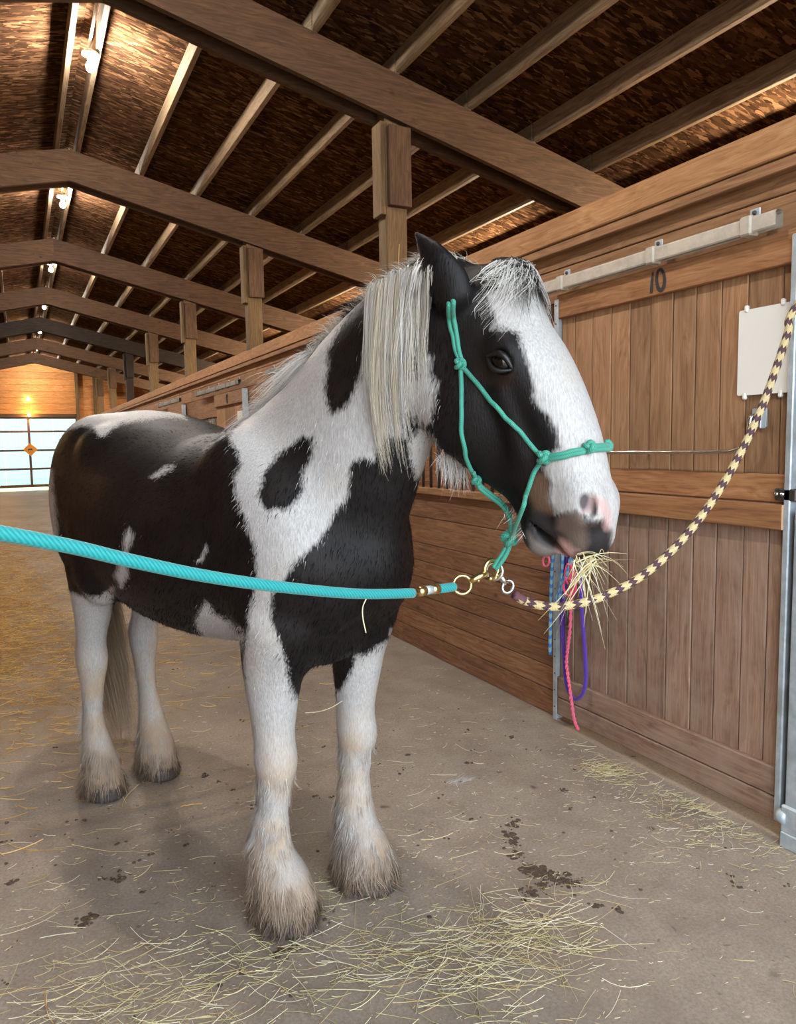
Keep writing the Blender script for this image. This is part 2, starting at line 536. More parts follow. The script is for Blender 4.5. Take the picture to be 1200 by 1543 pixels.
# steel edging
box('edge_strip', (DX - .022, 3.03, .03), (DX + .03, 3.046, 2.20), MAT['galv'], d, .003)
es = box('edge_strip', (DX - .024, 3.016, .03), (DX - .020, 3.046, 2.20), MAT['galv'], d, .001)
for z in [.1 + .09 * k for k in range(24)]:
    o = mesh_obj('edge_screw', *lathe_geo([(0.0, .002), (.004, .0015), (.0045, 0)], 8), MAT['dark_metal'], d, True)
    o.location = (DX - .0245, 3.032, z); o.rotation_euler = (0, -math.pi / 2, 0); sub(o, es)
box('edge_channel', (DX - .03, 1.722, .07), (DX + .03, 1.748, 2.20), MAT['galv'], d, .004)
# black painted digits of the number
def paint_strip(pts, w, name):
    V = []; F = []
    for i, (y, z, k) in enumerate(pts):
        t = Vector((pts[min(i + 1, len(pts) - 1)][0] - pts[max(i - 1, 0)][0], pts[min(i + 1, len(pts) - 1)][1] - pts[max(i - 1, 0)][1]))
        t.normalize(); n = Vector((-t.y, t.x)) * w * k / 2
        V += [(0, y + n.x, z + n.y), (0, y - n.x, z - n.y)]
    for i in range(len(pts) - 1): F.append((2 * i, 2 * i + 1, 2 * i + 3, 2 * i + 2))
    F2 = []
    m = len(V)
    V += [(.0015, b, c) for a, b, c in V]
    for q in F: F2 += [q, tuple(i + m for i in q[::-1])]
    return sub(mesh_obj(name, V, F2, MAT['black_paint'], d, loc=(DX - .0195, 0, 0)), hd)
paint_strip([(2.395, 2.205, .5), (2.398, 2.185, .9), (2.400, 2.16, 1), (2.402, 2.13, 1.1), (2.403, 2.117, .9)], .016, 'painted_digit')
paint_strip([(2.353 + .021 * math.sin(a) + .004 * math.cos(a), 2.164 + .044 * math.cos(a), .8 + .3 * (1 - math.cos(a)) / 2) for a in [2 * math.pi * k / 28 + .25 for k in range(29)]] , .0165, 'painted_digit')
# pull rod with its bent end and the plate that holds it
rod = spline([(DX - .045, 2.80, 1.437), (DX - .045, 2.4, 1.44), (DX - .045, 2.03, 1.443), (DX - .045, 1.95, 1.447), (DX - .045, 1.905, 1.47), (DX - .045, 1.888, 1.51), (DX - .045, 1.882, 1.56), (DX - .035, 1.88, 1.575), (DX + .0, 1.88, 1.578)], 6)
tube('pull_rod', rod, .0085, MAT['chrome'], d, 10)
tube('pull_rod', [(DX - .045, 2.80, 1.437), (DX + .01, 2.80, 1.437)], .0085, MAT['chrome'], d, 10)
box('rod_plate', (DX - .006, 1.845, 1.535), (DX + .006, 1.905, 1.605), MAT['galv'], d, .002)
box('rod_plate', (DX - .034, 1.845, 1.53), (DX - .004, 1.852, 1.612), MAT['galv'], d, .002)
# black latch on the middle rail
lt = box('latch', (DX - .03, 1.70, 1.268), (DX - .004, 1.785, 1.312), MAT['dark_metal'], d, .004)
for yy in (1.775, 1.752):
    o = mesh_obj('latch_bolt', *lathe_geo([(0, .006), (.006, .005), (.008, 0)], 10), MAT['chrome'], d, True)
    o.location = (DX - .031, yy, 1.292); o.rotation_euler = (0, -math.pi / 2, 0); sub(o, lt)

# galvanised guide post at the right edge of the door
gp = empty('guide_post', (DX - .03, 1.672, 0)); tag(gp, 'galvanised steel guide channel standing at the right edge of door 10', 'post')
box('channel_web', (-.012, -.052, .06), (-.006, .02, 1.24), MAT['galv'], gp, .001)
box('channel_flange', (-.012, .014, .06), (.03, .02, 1.24), MAT['galv'], gp, .001)
box('channel_flange', (-.012, -.052, .06), (.03, -.046, 1.24), MAT['galv'], gp, .001)
box('floor_bracket', (-.03, -.055, .0), (-.010, .026, .06), MAT['galv'], gp, .004)
box('floor_bracket', (-.026, -.057, .055), (-.010, .03, .16), MAT['galv'], gp, .008)
o = mesh_obj('roller', *lathe_geo([(0, .02), (.024, .018), (.028, .006), (.028, -.006), (.024, -.018), (0, -.02)], 16), MAT['galv'], gp, True); o.location = (-.012, .026, .11); o.rotation_euler = (math.pi / 2, 0, 0)
# boards to the right of the door
hboards(wr, 1.27, 1.66, LOWZ + [1.385, 1.585, 1.785, 1.985], MAT['walllow'], x=DX - .005)

# ---- door tracks
MAT['galv_old'] = metal_mat('aged_steel_track', S(118, 116, 110), .55, S(96, 90, 82), .3)
def track(y0, y1, brks, label, mt='galv_old', z=2.235, x=DX - .04, seams=()):
    t = empty('door_track', (x, (y0 + y1) / 2, z)); tag(t, label, 'track', 'sliding door tracks')
    ym = (y0 + y1) / 2
    # rounded box rail, open below
    prof = [(-.016, 0), (-.020, .006), (-.020, .05), (-.014, .058), (.014, .058), (.020, .05), (.020, .006), (.016, 0), (.012, .004), (.014, .048), (-.014, .048), (-.012, .004)]
    V = []; F = []; n = len(prof)
    for yy in (y0 - ym, y1 - ym):
        V += [(px, yy, pz) for px, pz in prof]
    for k in range(n):
        F.append((k, (k + 1) % n, n + (k + 1) % n, n + k))
    mesh_obj('rail', V, F, MAT[mt], t)
    for k, b in enumerate(brks):
        bb = box('bracket', (-.028, b - ym - .024, -.006), (.026, b - ym + .024, .064), MAT[mt], t, .006)
        sub(box('bracket_plate', (.026, b - ym - .022, .02), (.032, b - ym + .022, .098), MAT['galv'], t, .003), bb)
        o = mesh_obj('bolt', *lathe_geo([(0, .008), (.007, .007), (.009, 0)], 8), MAT['dark_metal'], t, True)
        o.location = (.026, b - ym, .082); o.rotation_euler = (0, -math.pi / 2, 0); sub(o, bb)
    return t
track(1.79, 4.35, [1.91, 2.373, 2.962, 3.6, 4.25], 'dusty steel sliding door track above the door numbered 10', 'track')
track(5.3, 7.854, [5.5, 6.1, 6.7, 7.2, 7.7], 'steel door track end showing above the horse withers')
track(8.98, 11.447, [9.1, 9.6, 10.15, 10.75, 11.35], 'steel track over the distant plank door with a dark mark')
track(12.7, 14.85, [12.85, 13.5, 14.2, 14.75], 'farthest steel door track in view, over the horse croup')

# ---- far stall doors
def far_door(n, y0, y1, label, mark=True):
    d = empty('door_%d' % n); tag(d, label, kind='structure')
    m = 6
    for k in range(m):
        a = y0 + (y1 - y0) * k / m; b = y0 + (y1 - y0) * (k + 1) / m
        box('plank', (DX + RNG.uniform(0, .006), a + .003, .05), (DX + .035, b - .003, 2.02), MAT['door'], d, .003)
    box('top_rail', (DX - .025, y0, 2.02), (DX + .03, y1, 2.18), MAT['door'], d, .004)
    box('middle_rail', (DX - .025, y0, 1.16), (DX + .004, y1, 1.30), MAT['door'], d, .004)
    box('bottom_rail', (DX - .02, y0, .04), (DX + .004, y1, .2), MAT['doorlow'], d, .004)
    box('edge_channel', (DX - .03, y0 - .05, .04), (DX + .03, y0 - .002, 2.18), MAT['galv'], d, .003)
    if mark:
        c = (y0 + y1) / 2
        pts = [(c + .035 * math.sin(a), 2.10 + .055 * math.cos(a)) for a in [2 * math.pi * k / 20 for k in range(20)]]
        V, F = tube_geo([(DX - .026, p, q) for p, q in pts], .008, 6, True)
        mesh_obj('painted_mark', V, F, MAT['black_paint'], d)
far_door(2, 5.37, 6.69, 'plank stall door hidden behind the horse neck', False)
far_door(3, 8.93, 10.39, 'distant plank stall door with a small dark oval mark', True)
far_door(4, 12.67, 13.99, 'farthest plank stall door behind the horse croup', False)
wn = box('notice_sheet', (DX - .012, 9.02, 1.62), (DX - .006, 9.24, 1.92), plain('white_sheet', S(228, 226, 220), .5), None, .002)
tag(wn, 'small white sheet fixed to the distant stall door', 'sheet')

# ---- white board on door 10
wb = empty('whiteboard', (DX, 1.855, 1.815)); tag(wb, 'blank white board clipped to the door numbered 10', 'whiteboard')
def rounded_plate(w, h, t, r, seg=5):
    pts = []
    for cx, cz, a0 in ((w / 2 - r, h / 2 - r, 0), (-w / 2 + r, h / 2 - r, 90), (-w / 2 + r, -h / 2 + r, 180), (w / 2 - r, -h / 2 + r, 270)):
        for k in range(seg + 1):
            a = math.radians(a0 + 90 * k / seg); pts.append((cx + r * math.cos(a), cz + r * math.sin(a)))
    n = len(pts); V = [(0, p, q) for p, q in pts] + [(-t, p, q) for p, q in pts]
    F = [tuple(range(n)), tuple(range(2 * n - 1, n - 1, -1))] + [(k, n + k, n + (k + 1) % n, (k + 1) % n) for k in range(n)]
    return V, [q[::-1] for q in F]
o = mesh_obj('board_panel', *rounded_plate(.235, .318, .006, .008), plain('glossy_white_board', S(232, 232, 226), .25), wb)
o.location = (0, 0, 0)
clip_m = plain('clear_plastic', S(226, 224, 216), .2)
for yy in (-.065, .085):
    for zz in (-.162, .162):
        c_ = box('clip', (-.012, yy - .008, zz - .013), (.004, yy + .008, zz + .013), clip_m, wb, .004)

# ------------------------------------------------------------------ left wall, outer walls, end walls
wl = empty('wall_left'); tag(wl, 'left stall fronts of horizontal boards along the aisle', kind='structure')
for a, b in zip(YF, YF[1:] + [Y1]):
    zz = [0] + [.16 * k for k in range(1, 17)]
    for p, q in zip(zz, zz[1:]):
        box('wall_board', (-1.32, a + .002, p + .002), (-1.28, b - .002, q - .002), MAT['walllow'] if q < 1.2 else MAT['wall'], wl, .003)
# posts that carry the rafters, standing in the line of the stall fronts
for side, par in ((1, wr), (-1, wl)):
    for fi, y in enumerate(YF):
        xc = RX + side * 1.93
        m = MAT['rafter_dark'] if fi == 6 else MAT['post']
        zt = ztop(xc) - .02
        yc = y + .12
        p = box('support_post', (xc - .085, yc - .065, 2.605), (xc + .085, yc + .065, zt), m, par, .006)
        cm = m if fi == 6 else MAT['rafter']
        for lo, hi, mm in (((xc - .075, yc - .12, 3.20), (xc + .10, yc - .066, zt - .33), cm), ((xc - .125, yc - .075, 3.14), (xc - .086, yc + .07, zt - .30), m)):
            q = box('packing_board', lo, hi, mm, None, .004)
            sub(q, p)
for nm, x, lab in (('wall_outer_right', XO_R, 'outer board wall behind the right stalls'), ('wall_outer_left', XO_L, 'outer board wall behind the left stalls')):
    w = empty(nm); tag(w, lab, kind='structure')
    for k in range(9):
        box('wall_board', (x - .02, Y0, k * .4 + .003), (x + .02, Y1, k * .4 + .397), MAT['walllow'], w, .002)
for i, y in enumerate(YF[1:-1]):
    w = empty('wall_partition_right_%d' % (i + 1)); tag(w, 'board partition between two right hand stalls', kind='structure')
    for k in range(8):
        box('wall_board', (XW + .15, y + .1, k * .3 + .003), (XO_R - .03, y + .14, k * .3 + .297), MAT['walllow'], w, .002)
wbk = empty('wall_back'); tag(wbk, 'far gable wall of brown boards above the lit gate', kind='structure')
GX0, GX1, GZ = -1.25, 1.95, 2.62
MAT['gable'] = wood('gable_planks', S(122, 76, 40), S(170, 114, 64), S(196, 142, 88), var=.25)
z = 0.0
while z < 4.7:
    z1 = z + .22
    ext = min(5.6, max(.0, (RZ + .13 - z) / SL))
    for a, b in (((RX - ext, GX0), (GX1, RX + ext)) if z1 <= GZ + .1 else ((RX - ext, RX + ext),)):
        if b - a > .05:
            box('wall_board', (max(a, XO_L), Y1, z + .004), (min(b, XO_R), Y1 + .04, z1 - .004), MAT['gable'], wbk, .003)
    z = z1
for x in (1.95, 2.55, 3.15, 3.8, 4.5, GX0 - .1):
    box('wall_stud', (x, Y1 - .15, 0), (x + .1, Y1 - .002, ztop(x)), MAT['post'], wbk, .004)
box('door_header', (GX0, Y1 - .06, GZ - .02), (GX1, Y1 + .05, GZ + .1), MAT['rafter'], wbk, .004)
wfr = empty('wall_front'); tag(wfr, 'near end walls of the stalls beside the open aisle end', kind='structure')
for k in range(16):
    z = k * .22
    for a, b in ((XO_L, -1.3), (2.56, XO_R)):
        box('wall_board', (a, Y0 - .04, z), (b, Y0, z + .218), MAT['gable'], wfr, .002)
mesh_obj('wall_lining', [(XO_L, Y1 + .05, 0), (GX0 - .05, Y1 + .05, 0), (GX0 - .05, Y1 + .05, GZ + .05), (GX1 + .05, Y1 + .05, GZ + .05), (GX1 + .05, Y1 + .05, 0), (XO_R, Y1 + .05, 0), (XO_R, Y1 + .05, 3.4), (RX, Y1 + .05, 4.69), (XO_L, Y1 + .05, 3.4)], [(0, 1, 2, 8), (8, 2, 3, 7), (7, 3, 6), (6, 3, 4, 5)], MAT['dark'], wbk)

# ---- far gate with ribbed translucent panels, hung a little above the ground
gt = empty('door_5', (0, Y1 + .12, 0)); tag(gt, 'far brown framed door with pale translucent ribbed panels', kind='structure')
gfm = plain('brown_gate_steel', S(96, 62, 46), .6)
def trans_mat():
    t = NT('ribbed_translucent_panel')
    tr = t.n('ShaderNodeBsdfTranslucent'); tr.inputs[0].default_value = (.30, .39, .43, 1)
    df = t.n('ShaderNodeBsdfTransparent'); df.inputs[0].default_value = (.26, .37, .42, 1)
    mx = t.n('ShaderNodeMixShader'); mx.inputs[0].default_value = .45
    t.l(tr.outputs[0], mx.inputs[1]); t.l(df.outputs[0], mx.inputs[2]); t.l(mx.outputs[0], t.out.inputs[0])
    return t.m
MAT['panel'] = trans_mat()
GH = [.16, .77, 1.43, 2.10, 2.60]
for zz in GH:
    hh = .05 if zz in (.16, 2.60) else .035
    box('gate_bar', (GX0 - .05, -.03, zz - hh), (GX1 + .05, .03, zz + hh), gfm, gt, .004)
for xx in (GX0, .36, GX1):
    box('gate_bar', (xx - .04, -.031, .12), (xx + .04, .031, 2.64), gfm, gt, .004)
for (za, zb) in zip(GH, GH[1:]):
    for k, (xa, xb) in enumerate(((GX0, -.45), (-.45, .36), (.36, 1.15), (1.15, GX1))):
        n = int((xb - xa) / .0225); V = []; F = []
        for i in range(n + 1):
            xx = xa + .006 + (xb - xa - .012) * i / n; yy = .034 + .008 * (1 if (i // 2) % 2 else 0)
            V += [(xx, yy, za), (xx, yy, zb)]
        for i in range(n): F.append((2 * i, 2 * i + 2, 2 * i + 3, 2 * i + 1))
        mesh_obj('ribbed_panel', V, F, MAT['panel'], gt)
sg = empty('diamond_sign', (.376, Y1 + .075, 1.46)); tag(sg, 'orange diamond shaped warning sign hung on the far gate', 'sign')
q = box('sign_plate', (-.17, -.008, -.17), (.17, .008, .17), plain('orange_sign', S(222, 148, 36), .5), sg, .004); q.rotation_euler = (0, math.pi / 4, 0)
# the small dark running-animal mark in its middle
V, F = tube_geo([(-.07, -.010, -.01), (-.04, -.010, .015), (0, -.010, .01), (.03, -.010, .02), (.06, -.010, .0)], [.012, .022, .018, .022, .014], 6)
mesh_obj('sign_mark', V, F, MAT['black_paint'], sg)
for a, b in (((-.04, .0), (-.06, -.05)), ((.035, 0), (.06, -.045))):
    V, F = tube_geo([(a[0], -.010, a[1]), (b[0], -.010, b[1])], .008, 5); mesh_obj('sign_mark', V, F, MAT['black_paint'], sg)

# ---- outside
def grass_mat():
    t = NT('bright_grass_ground'); v = t.coord('Object')
    c = t.ramp(t.noise(v, 3, 4), [(.3, S(120, 150, 70)), (.7, S(170, 190, 110))]); t.color(c); t.set(Roughness=.9); return t.m
og = mesh_obj('ground', [(-40, Y1, -.03), (40, Y1, -.03), (40, 80, -.03), (-40, 80, -.03)], [(0, 1, 2, 3)], grass_mat())
tag(og, 'bright green grass outside the far gate', kind='structure')
og2 = mesh_obj('ground', [(-40, -50, -.03), (40, -50, -.03), (40, Y0, -.03), (-40, Y0, -.03)], [(0, 1, 2, 3)], plain('gravel_yard', S(168, 160, 150), .9))
tag(og2, 'pale gravel yard outside the near doorway', kind='structure')
ob = empty('metal_shed', (0, 41, 0)); tag(ob, 'pale ribbed metal shed outside beyond the far gate', 'building')
V = []; F = []
for i in range(400):
    xx = -12 + i * .06; yy = .03 if (i // 2) % 2 else 0
    V += [(xx, yy, 0), (xx, yy, 3.2)]
for i in range(399): F.append((2 * i, 2 * i + 2, 2 * i + 3, 2 * i + 1))
mesh_obj('ribbed_wall', V, F, plain('pale_blue_steel', S(206, 218, 224), .5), ob)
box('eave_trim', (-12, -.05, 3.15), (12, .08, 3.3), plain('white_trim', S(232, 236, 238), .5), ob, .005)
box('roof_sheet', (-12.2, -.2, 3.3), (12.2, 5, 3.36), plain('pale_roof_steel', S(214, 220, 224), .5), ob, .005)

# ---- daylight portal in the open aisle end behind the camera (only guides sampling)
pl = bpy.data.lights.new('doorway_portal', 'AREA'); pl.shape = 'RECTANGLE'; pl.size = 3.8; pl.size_y = 4.4; pl.cycles.is_portal = True
po = bpy.data.objects.new('doorway_portal', pl); po.location = (.62, Y0 - .05, 2.2); po.rotation_euler = (math.pi / 2, 0, 0); link(po)

# ------------------------------------------------------------------ lamps
def emit(name, col, s):
    t = NT(name); t.set(Base_Color=(0, 0, 0, 1)); t.b.inputs['Emission Color'].default_value = col; t.b.inputs['Emission Strength'].default_value = s; return t.m
MAT['bulb_w'] = emit('white_bulb', (1, .93, .84, 1), 430)
MAT['bulb_y'] = emit('warm_bulb', (1, .55, .18, 1), 110)
MAT['bulb_l'] = emit('added_left_bulb', (1, .62, .26, 1), 45)  # for the unseen lamps added at left
MAT['bulb_s'] = emit('stall_bulb', (1, .83, .60, 1), 700)
MAT['lampcap'] = plain('white_enamel', S(226, 222, 214), .4)
bulb_prof = [(.0, -.055), (.018, -.052), (.031, -.040), (.036, -.022), (.031, -.002), (.018, .018), (.014, .034)]
_bulb_me = {}
def lamp(loc, label, mat, group, conduit=True, shade=True):
    L_ = empty('bulb_lamp', loc); tag(L_, label, 'lamp', group)
    v, f = lathe_geo(bulb_prof, 12); mesh_obj('bulb', v, [q for q in f], mat, L_, True)
    v, f = lathe_geo([(.0, .075), (.02, .075), (.022, .035), (.015, .03)], 12); mesh_obj('socket', v, f, MAT['lampcap'], L_, True)
    if shade:
        v, f = lathe_geo([(.0, .105), (.03, .10), (.058, .085), (.062, .068), (.058, .066), (.03, .078), (.0, .08)], 20); mesh_obj('shade', v, f, MAT['lampcap'], L_, True)
    if conduit:
        tube('conduit', [(0, 0, .10), (0, -.01, .13), (0, -.06, .145), (0, -1.38, .145)], .011, MAT['lampcap'], L_, 8)
    return L_
lab = ['nearest bulb lamp under the ridge, with white shade disc', 'second bulb lamp along the ridge', 'third bulb lamp along the ridge', 'fourth bulb lamp along the ridge behind the beam', 'fifth bulb lamp along the ridge', 'sixth bulb lamp along the ridge', 'last bulb lamp along the ridge before the gate']
for k in range(7):
    lamp((.64 if k else .66, 6.4 + 3.65 * k, 4.43), lab[k], MAT['bulb_w'], 'bulb lamps along the ridge')
lamp((.62, 2.75, 4.43), 'bulb lamp under the ridge overhead, out of view', MAT['bulb_w'], 'bulb lamps along the ridge')
slab = ['stall lamp hidden behind the stall front by door 10', 'stall lamp behind the first post', 'stall lamp behind the second post', 'stall lamp glowing over the distant stall front', 'stall lamp glowing near the far end', 'stall lamp farthest along the stalls', 'stall lamp by the end wall']
for k in range(7):
    lamp((5.15, 3.3 + 3.65 * k, 3.33), slab[k], MAT['bulb_s'], 'bulb lamps over the right stalls', False, False)
lamp((.40, Y1 - .25, 2.68), 'orange glowing lamp just above the far gate', MAT['bulb_y'], 'lamps on the far gable', False, False)
lamp((.40, Y1 - .12, 3.25), 'upper small lamp on the far gable wall', emit('dim_bulb', (1, .7, .4, 1), 25), 'lamps on the far gable', False, False)
lamp((-1.05, 7.6, 2.45), 'added warm lamp lighting the golden hay at left, out of view', MAT['bulb_l'], 'added warm lamps out of view at left', False, True)  # unseen lamp, added to light the left floor orange
lamp((-1.05, 11.2, 2.45), 'second added warm lamp at left, out of view', MAT['bulb_l'], 'added warm lamps out of view at left', False, True)  # added farther along for the same orange light
tube('lamp_cord', [(.40, Y1 - .12, 3.20), (.43, Y1 - .15, 3.0), (.40, Y1 - .25, 2.76)], .008, MAT['dark_metal'])
tag(bpy.data.objects['lamp_cord'], 'dark cord running between the two lamps on the far gable', 'cord')
# ------------------------------------------------------------------ horse measurements, in the horse frame (forward, left, up)
# leg stations: s, l, z, half width (lateral), half length (fore-aft)
RF_LEG = [(-.03, -.175, .98, .10, .13), (-.065, -.165, .82, .082, .10), (-.075, -.16, .64, .060, .068), (-.07, -.16, .545, .062, .072), (-.08, -.16, .47, .050, .056), (-.10, -.16, .33, .042, .052), (-.11, -.15, .21, .052, .062), (-.095, -.13, .12, .056, .062), (-.09, -.12, .05, .066, .075)]
LF_LEG = [(-.01, .145, .98, .095, .12), (-.03, .15, .82, .078, .095), (-.05, .155, .64, .060, .068), (-.045, .155, .545, .062, .072), (-.055, .155, .47, .050, .056), (-.06, .155, .33, .042, .052), (-.06, .165, .21, .052, .062), (-.05, .18, .12, .056, .062), (-.05, .19, .05, .066, .075)]
HOCK = 3
RH_LEG = [(-1.20, -.185, 1.02, .10, .14), (-1.25, -.175, .87, .075, .10), (-1.30, -.165, .72, .055, .07), (-1.32, -.16, .62, .060, .078), (-1.33, -.16, .50, .043, .055), (-1.34, -.16, .36, .036, .045), (-1.35, -.15, .23, .050, .06), (-1.36, -.13, .13, .055, .06), (-1.37, -.12, .05, .066, .075)]
LH_LEG = [(-1.30, .175, 1.02, .10, .14), (-1.38, .165, .87, .075, .10), (-1.45, .15, .72, .055, .07), (-1.46, .145, .62, .060, .078), (-1.45, .14, .50, .043, .055), (-1.43, .14, .36, .036, .045), (-1.41, .14, .23, .050, .06), (-1.39, .14, .13, .055, .06), (-1.37, .14, .05, .066, .075)]
HOOVES = [(-.09, -.12), (-.05, .19), (-1.37, -.12), (-1.37, .14)]
HEAD_TILT = 0.0
HEAD_POLL = (0.6705, 0.0364, 1.9158)
HEAD_MUZZLE = (0.9572, 0.0879, 1.2769)
EARS = [(-1, (0.5218, -0.1515, 1.9835), (0.572, -0.1407, 1.9121), (0.5963, -0.1069, 1.8343)), (1, (0.5165, 0.1606, 1.972), (0.5625, 0.1317, 1.9461), (0.6107, 0.0721, 1.8807))]
